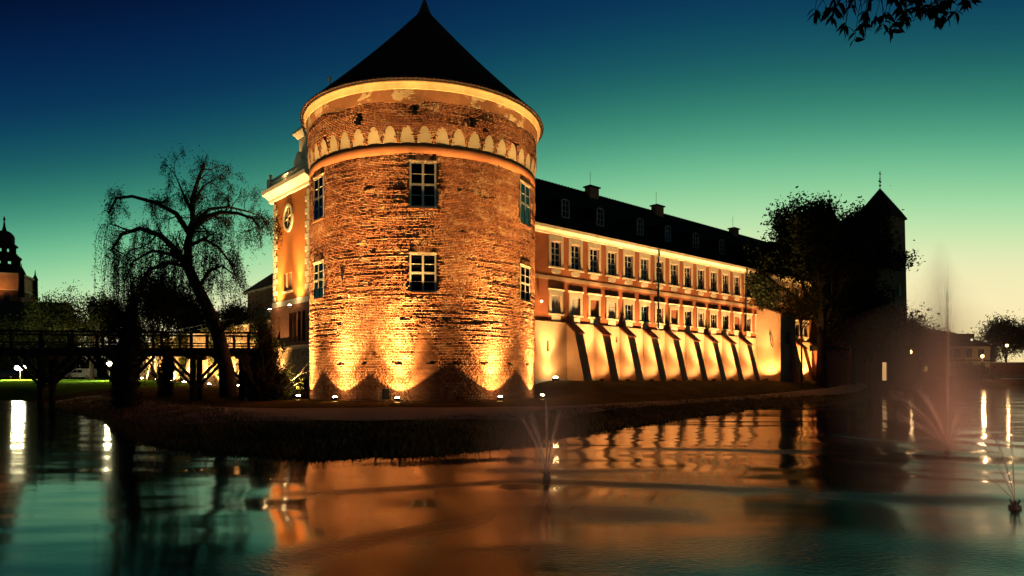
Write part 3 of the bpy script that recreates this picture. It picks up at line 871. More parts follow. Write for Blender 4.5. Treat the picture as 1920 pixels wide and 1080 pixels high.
# s positions fitted from the picture
def s_at(px, q=0.0):
    k = (px - 960) / F; ox = WA.x + WN.x * q; oy = WA.y + WN.y * q
    return (k * oy - ox) / (WD.x - k * WD.y)
proto = None
yd = .6
for px in (1060, 1125, 1200, 1252, 1304, 1353, 1400, 1440):
    s = s_at(px, -yd)
    d_ = da.build('dormer', M_roof, wroof) if proto is None else share(proto, parent=wroof)
    d_.location = (s, yd, on_roof(yd) + .12)
    if proto is None:
        proto = d_
        g = MB().prism(arc, -.0, .03); gm = bpy.data.meshes.new('dormer_glass'); gm.from_pydata(g.v, [], g.f); gm.materials.append(M_glass)
        fm = MB(); n_ = len(arc)
        for i in range(n_):
            p, q = arc[i], arc[(i + 1) % n_]; fm.bar((p[0], -.02, p[1]), (q[0], -.02, q[1]), .08, .08)
        fm.bar((0, -.02, 0), (0, -.02, 1.45), .05); fm.bar((-.4, -.02, .5), (.4, -.02, .5), .04); fm.bar((-.4, -.02, .98), (.4, -.02, .98), .04)
        fmm = bpy.data.meshes.new('dormer_frame'); fmm.from_pydata(fm.v, [], fm.f); fmm.materials.append(M_dframe)
        gm0, fm0 = gm, fmm
    child('dormer_glass', gm0, wroof, d_.location); child('dormer_frame', fm0, wroof, d_.location)
for px, wd, h in ((1112, 1.25, .7), (1235, 1.25, .7), (1378, 1.1, .6)):
    s = s_at(px, -5.6)
    c = MB(); c.box(s - wd / 2, s + wd / 2, 5.4, 6.1, RZ - 1.6, RZ + h - .12); ch = c.build('chimney', M_chim, wroof)
    MB().box(s - wd / 2 - .13, s + wd / 2 + .13, 5.27, 6.23, RZ + h - .115, RZ + h).build('chimney_cap', M_roof, wroof)
    MB().tube([(s - .3, 5.7, RZ + h), (s - .3, 5.7, RZ + h + 1.4)], .02, 5).build('lightning_rod', M_iron, wroof)
# downpipes
for px in (1234, 1398):
    s = s_at(px, .1)
    MB().tube([(s - .5, -.52, 13.6), (s - .25, -.42, 13.2), (s, -.15, 12.9), (s, -.15, 6.5)], .07, 8).build('downpipe', M_iron, wing)
# buttresses
BUT = [3.28 + 3.28 * k for k in range(9)] + [42.3, 46.0]
def buttress(s, w=.95):
    pt, pb_ = .95, 1.98
    b = MB(); z0 = .4
    # side profile in (y,z): wall, battered outer face
    prof = [(.0, z0), (-pb_ - .12, z0), (-pb_, 1.75), (-pt - .04, 5.5), (-.0, 6.22)]
    b.prismx(prof, s - w / 2, s + w / 2)
    o = b.build('buttress', M_peach, wing)
    c = MB(); c.add([(s - w / 2 - .08, -pt - .2, 5.44), (s + w / 2 + .08, -pt - .2, 5.44), (s + w / 2 + .08, .0, 6.34), (s - w / 2 - .08, .0, 6.34),
                     (s - w / 2 - .08, -pt - .2, 5.53), (s + w / 2 + .08, -pt - .2, 5.53), (s + w / 2 + .08, .0, 6.43), (s - w / 2 - .08, .0, 6.43)],
                    [(0, 3, 2, 1), (4, 5, 6, 7), (0, 1, 5, 4), (1, 2, 6, 5), (2, 3, 7, 6), (3, 0, 4, 7)])
    c.build('buttress_cap', M_redtile, o)
for s in BUT: buttress(s + .45)
# lean-to annex
AX0, AX1, AQ = 33.2, 36.6, 2.8
mb = MB()
mb.add([(AX0, 0, .6), (AX0, -AQ, .6), (AX0, -AQ, 8.8), (AX0, 0, 9.9)], [(0, 1, 2, 3)])
mb.add([(AX1, 0, .6), (AX1, -AQ, .6), (AX1, -AQ, 8.8), (AX1, 0, 9.9)], [(3, 2, 1, 0)])
an1 = MB(); an1.v = mb.v; an1.f = mb.f
wall_openings(an1, AX0, AX1, .6, 8.8, [(AX0 + 1.2, AX0 + 2.25, 5.6, 7.06)], .2, lambda x, y, z: (x, -AQ + y, z))
annex = an1.build('annex_wall', M_peach, wing)
MB().prismx([(-AQ - .35, 8.68), (.05, 9.92), (.05, 10.05), (-AQ - .35, 8.82)], AX0 - .3, AX1 + .3).build('annex_roof', M_redtile, wing)
w = kit2.place(wing, (AX0 + 1.725, -AQ + .12, 5.62))
MB().prismx([(-AQ, .5), (-AQ - 1.3, .5), (-AQ - .02, 6.0)], AX1 - 1.0, AX1).build('buttress', M_peach, wing)
MB().tube([(AX0 - .08, -1.6, 6.9), (AX0 - .25, -1.9, 5.6), (AX0 - .08, -1.95, 5.3)], .06, 6).build('iron_bracket', M_iron, wing)

# cross range closing the far end
xr = thing('cross_range', 'dark cross range with steep roof closing the far end of the long wing', 'building', (WA.x, WA.y, 0), WROT)
mb = MB(); wall_openings(mb, 50.05, 66, .8, 15.0, [(53, 54.2, 9, 11), (57, 58.2, 9, 11), (61, 62.2, 9, 11), (53, 54.2, 4, 5.6)], .3, lambda x, y, z: (x, y - .6, z))
mb.add([(50.05, -.6, .8), (50.05, 12, .8), (50.05, 12, 15), (50.05, -.6, 15)], [(3, 2, 1, 0)])
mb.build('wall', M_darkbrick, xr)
mb = MB(); mb.add([(45.0, -1.4, 14.6), (67, -1.4, 14.6), (67, 14, 14.6), (45.0, 14, 14.6), (47.5, 6, 19.9), (66, 4, 20.4)], [(0, 1, 5, 4), (1, 2, 5), (2, 3, 4, 5), (3, 0, 4)])
mb.build('roof', M_roof, xr)

# ================================================================== tall garden pavilion left of the tower
pav = thing('corner_pavilion', 'tall narrow orange pavilion with white quoins and balustrade behind the tower', 'building', (TC.x, TC.y, 0), PROT)
PX0, PX1 = -26.1, -18.0
ZP0, ZP1 = 8.75, 19.4
def pz(py, t): return EYE + (712 - py) / F * (TC.y + t * .749)
px_win = (-22.75, 1.5, 2.15, pz(545, 22.6))
mb = MB()
OV = (-22.55, pz(408, 22.4))
wall_openings(mb, PX0, PX1, ZP0, ZP1, [(px_win[0] - .85, px_win[0] - .1, px_win[3], px_win[3] + 1.7), (px_win[0] + .1, px_win[0] + .85, px_win[3], px_win[3] + 1.7)], .22)
mb.add([(PX0, 0, ZP0), (PX0, 9, ZP0), (PX0, 9, ZP1), (PX0, 0, ZP1)], [(3, 2, 1, 0)]); mb.add([(PX1, 0, ZP0), (PX1, 9, ZP0), (PX1, 9, ZP1), (PX1, 0, ZP1)], [(0, 1, 2, 3)])
mb.add([(PX0, 9, ZP0), (PX1, 9, ZP0), (PX1, 9, ZP1), (PX0, 9, ZP1)], [(3, 2, 1, 0)])
mb.add([(PX0, 0, ZP1), (PX1, 0, ZP1), (PX1, 9, ZP1), (PX0, 9, ZP1)], [(0, 1, 2, 3)])
mb.build('wall', M_orange, pav)
kitP = WinKit(.75, 1.7, 1, 2, None, edge=.06)
for dx in (-.475, .475):
    w = kitP.place(pav, (px_win[0] + dx, .12, px_win[3]), mats=M_blind)
MB().box(px_win[0] - 1.15, px_win[0] + 1.15, -.12, 0, px_win[3] - .16, px_win[3]).build('window_sill', M_white, pav)
# oval window with ornament
m = MB(); n_ = 40; rx, rz_ = .78, 1.05
ring = []
for k in range(n_):
    a = 2 * math.pi * k / n_
    for (e, y) in ((0, 0), (0, -.14), (.26, -.14), (.26, 0)):
        ring.append((OV[0] + (rx + e) * math.cos(a), y, OV[1] + (rz_ + e) * math.sin(a)))
m.add(ring, [(k * 4 + j, ((k + 1) % n_) * 4 + j, ((k + 1) % n_) * 4 + (j + 1) % 4, k * 4 + (j + 1) % 4) for k in range(n_) for j in range(3)])
ovr = m.build('oval_surround', M_white, pav)
MB().prism([(OV[0] + rx * math.cos(2 * math.pi * k / n_), OV[1] + rz_ * math.sin(2 * math.pi * k / n_)) for k in range(n_)], -.03, .0).build('oval_pane', M_glass, ovr)
m = MB()
for k in range(6):
    a = math.pi * 2 * k / 6 + .3
    m.bar((OV[0], -.06, OV[1]), (OV[0] + .6 * rx * math.cos(a) * 1.3, -.06, OV[1] + .6 * rz_ * math.sin(a) * 1.3), .09, .05)
m.lathe([(.0, .0), (.0, .0)], 3)
m.build('oval_tracery', M_cream, ovr)
# quoins
qz = ZP0 + .05; k = 0
quo = MB().box(-.5, .5, -.07, .0, 0, .46); qm = bpy.data.meshes.new('quoin'); qm.from_pydata(quo.v, [], quo.f); qm.materials.append(M_white)
while qz < ZP1 - .6:
    wl = .95 if k % 2 == 0 else .62
    o = child('quoin', qm, pav, (PX0 + wl / 2 - .06, 0, qz)); o.scale = (wl, 1, 1)
    o = child('quoin', qm, pav, (PX1 - wl / 2 + .06, 0, qz)); o.scale = (wl, 1, 1)
    o = child('quoin', qm, pav, (PX0, wl / 2 - .06, qz)); o.scale = (wl, 1, 1); o.rotation_euler = (0, 0, rad(-90))
    qz += .56; k += 1
MB().box(PX0 - .1, PX1 + .1, -.14, 0.02, ZP0 - .02, ZP0 + .5).build('base_moulding', M_white, pav)
MB().prismx([(.0, ZP1 - .3), (-.15, ZP1 - .25), (-.2, ZP1), (-.55, ZP1 + .25), (-.85, ZP1 + .4), (-.88, ZP1 + .75), (.2, ZP1 + .8), (9, ZP1 + .8), (9, ZP1 - .3)], PX0 - .85, PX1 + .8).build('cornice', M_white, pav)
ZBAL = ZP1 + .82
bal = MB().box(PX0 - .1, PX1 + .3, -.45, -.2, ZBAL, ZBAL + .15); bal.box(PX0 - .1, PX1 + .3, -.45, -.2, ZBAL + .75, ZBAL + .92)
bo = bal.build('balustrade', M_white, pav)
bl = MB().lathe([(.05, 0), (.09, .1), (.11, .22), (.05, .4), (.07, .6)], 8); bm_ = bpy.data.meshes.new('baluster'); bm_.from_pydata(bl.v, [], bl.f); bm_.materials.append(M_white)
x = PX0 + .45
while x < PX1 + .2:
    child('baluster', bm_, bo, (x, -.32, ZBAL + .15)); x += .34
MB().box(PX0 - .25, PX0 + .35, -.6, -.05, ZBAL, ZBAL + 1.0).build('pedestal', M_white, bo)
MB().lathe([(.0, 1.55), (.14, 1.5), (.2, 1.38), (.14, 1.24), (.1, 1.1), (.2, 1.0)], 12).build('ball_finial', M_cream, bo).location = (PX0 + .05, -.32, ZBAL)
# gabled dormer-like aedicule and tall chimney on the roof edge
MB().prism([(-21.1, ZBAL + .5), (-19.5, ZBAL + .5), (-19.5, ZBAL + 1.6), (-20.3, ZBAL + 2.4), (-21.1, ZBAL + 1.6)], -.15, .15).build('attic_gable', M_white, pav)
c_ = MB().box(-20.7, -19.3, .2, 1.3, ZBAL + .2, ZBAL + 3.6); cb = c_.build('attic_tower', M_white, pav)
MB().lathe([(.95, ZBAL + 3.55), (1.5, ZBAL + 4.05), (1.5, ZBAL + 4.2), (.7, ZBAL + 4.8), (.1, ZBAL + 5.3)], 4, c=(-20.0, .75), off=math.pi / 4).build('attic_cap', M_white, pav)
# brick substructure below the pavilion and garden wall
sub = thing('brick_substructure', 'brick undercroft with tall dark openings below the orange pavilion', 'wall', (TC.x, TC.y, 0), PROT)
mb = MB()
ol = [(-24.75, -23.95, 5.2, 7.9)] + [(-21.9 + .95 * k, -21.25 + .95 * k, 5.3, 8.0) for k in range(4)]
wall_openings(mb, PX0 - .2, PX1 + 6, 4.6, ZP0 - .03, ol, .7, lambda x, y, z: (x, y - .25, z))
mb.add([(PX0 - .2, -.25, 4.6), (PX0 - .2, 6, 4.6), (PX0 - .2, 6, ZP0 - .03), (PX0 - .2, -.25, ZP0 - .03)], [(3, 2, 1, 0)])
mb.build('brick_wall', M_darkbrick, sub)
MB().box(PX0, PX1 + 6, .6, .7, 4.7, 8.6).build('dark_backing', M_iron, sub)
mb = MB()
mb.box(PX0 - .2, PX1 + 6, -.6, 1.5, .3, 4.6); mb.build('rubble_foot', M_stone, sub)
MB().prismx([(-.62, 4.55), (-.62, 4.75), (-.26, 4.95), (-.26, 4.55)], PX0 - .2, PX1 + 6).build('ledge', M_cream, sub)

gw = thing('garden_wall', 'long low ivy grown retaining wall behind the timber bridge, lit by floodlights', 'wall', (TC.x, TC.y, 0), PROT)
GX1, GX0 = PX0 - .25, -84.0
mb = MB()
wall_openings(mb, GX0, GX1, .2, 7.4, [], .3, lambda x, y, z: (x, y - .3 + .1 * math.sin(x * 3.1) * math.sin(z * 2.3), z), xstep=.5, zstep=.5)
mb.add([(GX0, -.3, 7.4), (GX1, -.3, 7.4), (GX1, .6, 7.4), (GX0, .6, 7.4)], [(0, 1, 2, 3)])
mb.build('rubble_wall', M_stone, gw, True)
MB().box(GX0, GX1, -.45, .7, 7.42, 7.62).build('coping', M_concrete, gw)
x = GX0 + 2; k = 0
while x < GX1 - 1:
    MB().box(x - .06, x + .06, -.1, .02, 7.62, 8.5).build('fence_post', M_iron, gw); x += 2.6
for z in (8.05, 8.5): MB().box(GX0, GX1, -.07, -.01, z - .03, z + .03).build('fence_rail', M_iron, gw)
for k in range(12):
    x = -29 - 4.6 * k
    MB().prismx([(-.3, .2), (-1.5, .2), (-.3, 5.5)], x - .4, x + .4).build('buttress', M_stone, gw)

# red roofed house behind the garden wall
hs = thing('hipped_house', 'dim brick house with hipped red roof behind the garden wall, left of the pavilion', 'house', (TC.x, TC.y, 0), PROT)
mb = MB()
HX0, HX1, HY0, HY1, HZ = -47, -25, 5, 17, 12.8
wall_openings(mb, HX0, HX1, 5, HZ, [(-45 + 3.1 * k, -43.9 + 3.1 * k, 8.6, 10.4) for k in range(6)], .25, lambda x, y, z: (x, y + HY0, z))
mb.add([(HX0, HY0, 5), (HX0, HY1, 5), (HX0, HY1, HZ), (HX0, HY0, HZ)], [(3, 2, 1, 0)]); mb.build('wall', M_darkbrick, hs)
for k in range(6): kitP.place(hs, (-44.45 + 3.1 * k, HY0 + .15, 8.6)).scale = (1.4, 1, 1.06)
mb = MB().add([(HX0 - .5, HY0 - .5, HZ), (HX1 + .5, HY0 - .5, HZ), (HX1 + .5, HY1 + .5, HZ), (HX0 - .5, HY1 + .5, HZ), (HX0 + 7, 11, 18.6), (HX1 - 1, 11, 18.6)],
              [(0, 1, 5, 4), (1, 2, 5), (2, 3, 4, 5), (3, 0, 4)]); mb.build('roof', M_redtile, hs)
MB().box(HX0 - .4, HX1 + .4, HY0 - .4, HY0, HZ - .25, HZ - .02).build('eaves_board', M_cream, hs)

# ================================================================== dark castle keep, far right
keep_t = thing('square_keep_tower', 'tall dark square tower with pointed roof and weathervane against the pale sky', 'tower', tuple(P(1650, 712, 96)), rad(38))
keep_t.location.z = 0
def keep_build():
    w = 2.38; ze = EYE + (712 - 404) / F * 94
    mb = MB()
    mb.add([(sx * w * f, sy * w * f, z) for z, f in ((.8, 1.22), (9, 1.1), (ze, 1.0)) for sx, sy in ((-1, -1), (1, -1), (1, 1), (-1, 1))],
           [(i * 4 + j, i * 4 + (j + 1) % 4, (i + 1) * 4 + (j + 1) % 4, (i + 1) * 4 + j) for i in range(2) for j in range(4)])
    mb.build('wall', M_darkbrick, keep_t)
    MB().lathe([(w * 1.55, ze - .25), (w * 1.55, ze - .05), (w * 1.25, ze + .9), (w * .55, ze + 2.9), (.05, ze + 4.4)], 4, off=math.pi / 4).build('roof', M_roof, keep_t)
    vm = MB().tube([(0, 0, ze + 4.3), (0, 0, ze + 6.9)], .05, 6)
    vm.lathe([(.0, ze + 5.0), (.2, ze + 4.8), (.0, ze + 4.6)], 8); vm.lathe([(.0, ze + 5.9), (.14, ze + 5.75), (.0, ze + 5.6)], 8)
    vm.box(-.45, .35, -.02, .02, ze + 5.25, ze + 5.5); vm.box(-.35, .35, -.03, .03, ze + 6.45, ze + 6.55)
    vm.build('weathervane', M_iron, keep_t)
    for z in (18, 13.5):
        MB().box(-.4, .4, -w * 1.08 - .1, -w * 1.04, z, z + 1.7).build('louvre_opening', M_iron, keep_t)
keep_build()
kr = thing('castle_range', 'dark high brick castle range behind the trees, left of the square tower', 'building', tuple(wpt(58, 0)), WROT)
mb = MB(); wall_openings(mb, -7, 8, .8, 17.0, [(-5, -4, 10, 12), (-1, 0, 10, 12), (3, 4, 10, 12), (6.9, 7.5, 7.9, 9.0)], .3, lambda x, y, z: (x, y - 3.2, z))
mb.add([(8, -3.2, .8), (8, 9, .8), (8, 9, 17), (8, -3.2, 17)], [(0, 1, 2, 3)]); mb.add([(-7, -3.2, .8), (-7, 9, .8), (-7, 9, 17), (-7, -3.2, 17)], [(3, 2, 1, 0)])
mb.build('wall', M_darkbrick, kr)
MB().box(6.85, 7.55, -3.0, -2.95, 7.9, 9.0).build('lit_pane', M_litwin_w, kr)
MB().add([(-7.5, -3.8, 16.9), (8.5, -3.8, 16.9), (8.5, 9.5, 16.9), (-7.5, 9.5, 16.9), (-7.5, 3, 21.5), (8.5, 3, 21.5)], [(0, 1, 5, 4), (2, 3, 4, 5), (1, 2, 5), (3, 0, 4)]).build('roof', M_roof, kr)
tu = thing('pointed_turret', 'slim dark turret with a pointed roof rising beside the tall tree crown', 'tower', tuple(P(1555, 712, 96)), rad(41)); tu.location.z = 0
MB().lathe([(1.5, 15), (1.5, 23.6)], 8).build('wall', M_darkbrick, tu)
MB().lathe([(1.72, 23.5), (1.6, 23.9), (.5, 26.3), (.05, 27.6)], 8).build('roof', M_roof, tu)
MB().tube([(0, 0, 27.4), (0, 0, 29.0)], .04, 5).build('spike', M_iron, tu)
# low brick outbuilding with a dim wall
ob = thing('brick_outbuilding', 'low dim red brick outbuilding beside the trunk of the large tree', 'building', tuple(P(1568, 712, 76)), rad(4)); ob.location.z = 0
mb = MB(); wall_openings(mb, -1.3, 1.3, 1.2, 5.2, [], .2); mb.add([(1.3, 0, 1.2), (1.3, 3, 1.2), (1.3, 3, 5.2), (1.3, 0, 5.2)], [(0, 1, 2, 3)]); mb.add([(-1.3, 0, 1.2), (-1.3, 3, 1.2), (-1.3, 3, 5.2), (-1.3, 0, 5.2)], [(3, 2, 1, 0)])
mb.build('wall', M_chim, ob)
MB().prismx([(-.2, 5.2), (3.2, 5.2), (3.2, 5.9), (-.2, 5.35)], -1.45, 1.45).build('roof', M_roof, ob)
# gatehouse with a lit doorway at the keep's foot
gh = thing('gate_lodge', 'dark gate lodge with one glowing doorway at the foot of the square tower', 'building', tuple(P(1672, 712, 84)), rad(8)); gh.location.z = 0
mb = MB(); wall_openings(mb, -2.6, 2.6, 1.0, 8.2, [(-1.3, -.55, 1.7, 4.0), (-.2, .75, 1.4, 4.6)], .4)
mb.add([(2.6, 0, 1), (2.6, 5, 1), (2.6, 5, 8.2), (2.6, 0, 8.2)], [(0, 1, 2, 3)]); mb.add([(-2.6, 0, 1), (-2.6, 5, 1), (-2.6, 5, 8.2), (-2.6, 0, 8.2)], [(3, 2, 1, 0)])
mb.build('wall', M_darkbrick, gh)
MB().box(-1.35, -.5, .25, .3, 1.7, 4.0).build('lit_door', M_litwin, gh); MB().box(-.25, .8, .25, .3, 1.4, 4.6).build('door', M_wood, gh)
MB().add([(-2.9, -.3, 8.15), (2.9, -.3, 8.15), (2.9, 5.3, 8.15), (-2.9, 5.3, 8.15), (-2.9, 2.5, 11), (2.9, 2.5, 11)], [(0, 1, 5, 4), (2, 3, 4, 5), (1, 2, 5), (3, 0, 4)]).build('roof', M_roof, gh)

# ================================================================== house on the far shore
fh = thing('waterside_house', 'cream waterside house with dark hipped roof on the far right shore', 'house', tuple(P(1812, 712, 160)), rad(6)); fh.location.z = 0
mb = MB()
ops = [(-3.2 + 3.1 * k, -1.5 + 3.1 * k, 7.2, 9.2) for k in range(3)] + [(-2.6 + 3.1 * k, -1.3 + 3.1 * k, 2.2, 5.9) for k in range(3)]
wall_openings(mb, -8.5, 6.2, 1.0, 9.9, ops, .3)
mb.add([(6.2, 0, 1), (6.2, 10, 1), (6.2, 10, 9.9), (6.2, 0, 9.9)], [(0, 1, 2, 3)]); mb.add([(-8.5, 0, 1), (-8.5, 10, 1), (-8.5, 10, 9.9), (-8.5, 0, 9.9)], [(3, 2, 1, 0)])
mb.build('wall', M_cream, fh)
for a, b, c, d in ops:
    w = MB().box(a, b, .15, .2, c, d).build('window', M_glass, fh)
    MB().box((a + b) / 2 - .06, (a + b) / 2 + .06, .1, .16, c, d).build('mullion', M_wood, w)
MB().box(-8.8, 6.9, -.5, 0, 6.3, 6.6).build('ledge', M_wood, fh)
for k in range(3): MB().box(-3.9 + 3.1 * k, -3.5 + 3.1 * k, -.12, -.002, 1, 6.3).build('pilaster', M_cream, fh)
MB().add([(-9.5, -1, 9.8), (7.2, -1, 9.8), (7.2, 11, 9.8), (-9.5, 11, 9.8), (-8, 5, 14.6), (.5, 5, 13.6)], [(0, 1, 5, 4), (1, 2, 5), (2, 3, 4, 5), (3, 0, 4)]).build('roof', M_roof, fh)
dm = MB().box(-1.4, 2.6, .6, 3, 10.6, 12.9); dm.build('roof_dormer', M_roof, fh)
MB().box(1.6, 2.1, .5, .58, 11.2, 11.7).build('lit_pane', M_litwin_w, fh)
# long shed roof behind the mist
sh = thing('long_barn', 'long dark barn roof between the keep and the waterside house', 'building', tuple(P(1735, 712, 150)), rad(10)); sh.location.z = 0
MB().box(-9, 6, 0, 10, 1, 8).build('wall', M_darkbrick, sh)
MB().add([(-9.5, -.6, 7.9), (6.5, -.6, 7.9), (6.5, 10.6, 7.9), (-9.5, 10.6, 7.9), (-9.5, 5, 15.5), (2.5, 5, 14.8)], [(0, 1, 5, 4), (2, 3, 4, 5), (1, 2, 5), (3, 0, 4)]).build('roof', M_roof, sh)
MB().box(-.4, .5, -.08, -.01, 3.6, 4.7).build('lit_pane', M_litwin, sh)
# added walls on the right shore, pale copings in place of car light trails
def quay(name, label, x0, x1, Y, z0, z1, mat, cat):
    t = thing(name, label, cat, (0, Y, 0), 0)
    MB().box(x0, x1, 0, .5, z0, z1 - .18).build('wall', M_darkbrick, t)
    MB().box(x0 - .05, x1, -.08, .58, z1 - .178, z1).build('coping', M_concrete, t)
quay('light_trail_wall', 'added low wall with pale coping in place of a car light trail, nearest the water on the far right', (1805 - 960) / F * 152, 220, 152, -.5, EYE + 3 / F * 152, M_stone, 'wall')
quay('upper_light_trail_wall', 'added upper wall with pale coping in place of a car light trail, below the right street lamp', (1835 - 960) / F * 170, 260, 170, .5, EYE + 33 / F * 170, M_stone, 'wall')

# ================================================================== church on the far left
ch = thing('church_tower', 'dark stepped baroque church spire at the far left with a lit orange belfry', 'church', tuple(P(8, 712, 170)), rad(20)); ch.location.z = 0
def cz_(py): return EYE + (712 - py) / F * 170
k8 = 170 / F
MB().box(-5.0, 5.0, -5.0, 5.0, 1, cz_(546)).build('shaft', M_darkbrick, ch)
MB().box(-4.8, 4.8, -4.8, 4.8, cz_(546), cz_(520)).build('belfry', M_peach, ch)
MB().box(-5.3, 5.3, -5.3, 5.3, cz_(520), cz_(516)).build('belfry_cornice', M_cream, ch)
MB().box(-5.2, 5.2, -5.2, 5.2, cz_(548), cz_(546)).build('belfry_ledge', M_cream, ch)
MB().lathe([(4.6, cz_(516)), (4.5, cz_(510)), (3.9, cz_(500)), (3.5, cz_(497))], 8, off=.39).build('lower_dome', M_roof, ch)
for k in range(8):
    a = 2 * math.pi * (k + .5) / 8
    MB().tube([(2.9 * math.sin(a), -2.9 * math.cos(a), cz_(498)), (2.9 * math.sin(a), -2.9 * math.cos(a), cz_(485))], .55, 6).build('lantern_column', M_roof, ch)
MB().lathe([(.0, cz_(486)), (3.6, cz_(486)), (3.7, cz_(482)), (3.0, cz_(478)), (2.6, cz_(474))], 8, off=.39).build('middle_roof', M_roof, ch)
for k in range(8):
    a = 2 * math.pi * (k + .5) / 8
    MB().tube([(2.1 * math.sin(a), -2.1 * math.cos(a), cz_(476)), (2.1 * math.sin(a), -2.1 * math.cos(a), cz_(462))], .42, 6).build('lantern_column', M_roof, ch)
MB().lathe([(.0, cz_(463)), (2.9, cz_(463)), (2.9, cz_(460)), (2.2, cz_(456)), (2.2, cz_(444)), (2.0, cz_(440)), (1.4, cz_(435)), (.5, cz_(432)), (.3, cz_(425)), (.12, cz_(414)), (.3, cz_(412)), (.05, cz_(405))], 8, off=.39).build('spire', M_roof, ch)
for sx, sy in ((1, -1), (-1, -1), (1, 1)):
    MB().lathe([(.7, cz_(560)), (.6, cz_(520)), (.7, cz_(517)), (.2, cz_(508)), (.05, cz_(498))], 8, c=(5.2 * sx, 5.2 * sy)).build('corner_pinnacle', M_roof, ch)
for k in range(3): MB().box(-3.1 + 2.3 * k, -2.0 + 2.3 * k, -5.06, -5.0, cz_(575), cz_(552)).build('louvre_opening', M_iron, ch)
nv = thing('church_nave', 'dark church nave roof with small glowing windows below the spire', 'church', tuple(P(52, 712, 150)), rad(14)); nv.location.z = 0
MB().box(-12, 6, 0, 12, 1, 12).build('wall', M_darkbrick, nv)
MB().prismx([(-.5, 11.9), (12.5, 11.9), (6, 20.0)], -12.5, 6.5).build('roof', M_redtile, nv)
for k in range(3):
    MB().box(1.2 + 1.5 * k, 2.0 + 1.5 * k, -.08, -.01, 6.5, 9.5 if k == 1 else 8.6).build('lit_window', M_litwin, nv)

# ================================================================== timber bridge
br = thing('timber_bridge', 'dark timber trestle bridge with railings crossing the moat inlet', 'bridge')
B0 = Vector((-48, 39.6, 0)); B1 = P(498, 712, 43.6); B1.z = 0
bd = (B1 - B0).normalized(); bn = Vector((-bd.y, bd.x, 0)); BL = (B1 - B0).length
def bp(u, v, z): q = B0 + bd * u + bn * v; return Vector((q.x, q.y, z))
def bu(px):     # distance along the bridge at a picture column
    k = (px - 960) / F; return (k * B0.y - B0.x) / (bd.x - k * bd.y)
ZD = 3.72
for v in (-1.35, 0, 1.35): MB().bar(bp(0, v, ZD - .2), bp(BL, v, ZD - .2), .26, .36).build('beam', M_wood, br)
pk = None; u = .14
pl = MB().box(-.13, .13, -1.7, 1.7, 0, .07); plm = bpy.data.meshes.new('plank'); plm.from_pydata(pl.v, [], pl.f); plm.materials.append(M_wood)
ang = math.atan2(bd.y, bd.x)
while u < BL:
    o = child('plank', plm, br, bp(u, random.uniform(-.03, .03), ZD)); o.rotation_euler = (0, 0, ang); u += .285
for v in (-1.6, 1.6):
    for z, h in ((ZD + 1.02, .12), (ZD + .34, .09)): MB().bar(bp(0, v, z), bp(BL, v, z), .1, h).build('rail', M_wood, br)
    u = .5
    while u < BL:
        MB().bar(bp(u, v - .08 * (1 if v > 0 else -1), ZD - .35), bp(u, v - .08 * (1 if v > 0 else -1), ZD + 1.12), .14, .14).build('railing_post', M_wood, br); u += 1.72
for px in (-70, 88, 228, 368, 458):
    u = bu(px)
    for v in (-.62, .62):
        MB().bar(bp(u, v, -1.3), bp(u, v, ZD - .4), .27, .27).build('pile', M_wood, br)
        for sg in (-1, 1):
            MB().bar(bp(u + sg * .1, v, 1.5), bp(u + sg * 1.75, v, ZD - .42), .14, .16).build('brace', M_wood, br)
    MB().bar(bp(u, -.9, 1.42), bp(u, .9, 1.42), .2, .24).build('cross_tie', M_wood, br)
    MB().bar(bp(u, -1.6, ZD - .48), bp(u, 1.6, ZD - .48), .28, .26).build('cap_beam', M_wood, br)
ab = MB().box(-.8, .3, -1.9, 1.9, 0, ZD - .45); abo = ab.build('abutment', M_stone, br); abo.location = bp(BL, 0, 0); abo.rotation_euler = (0, 0, ang)

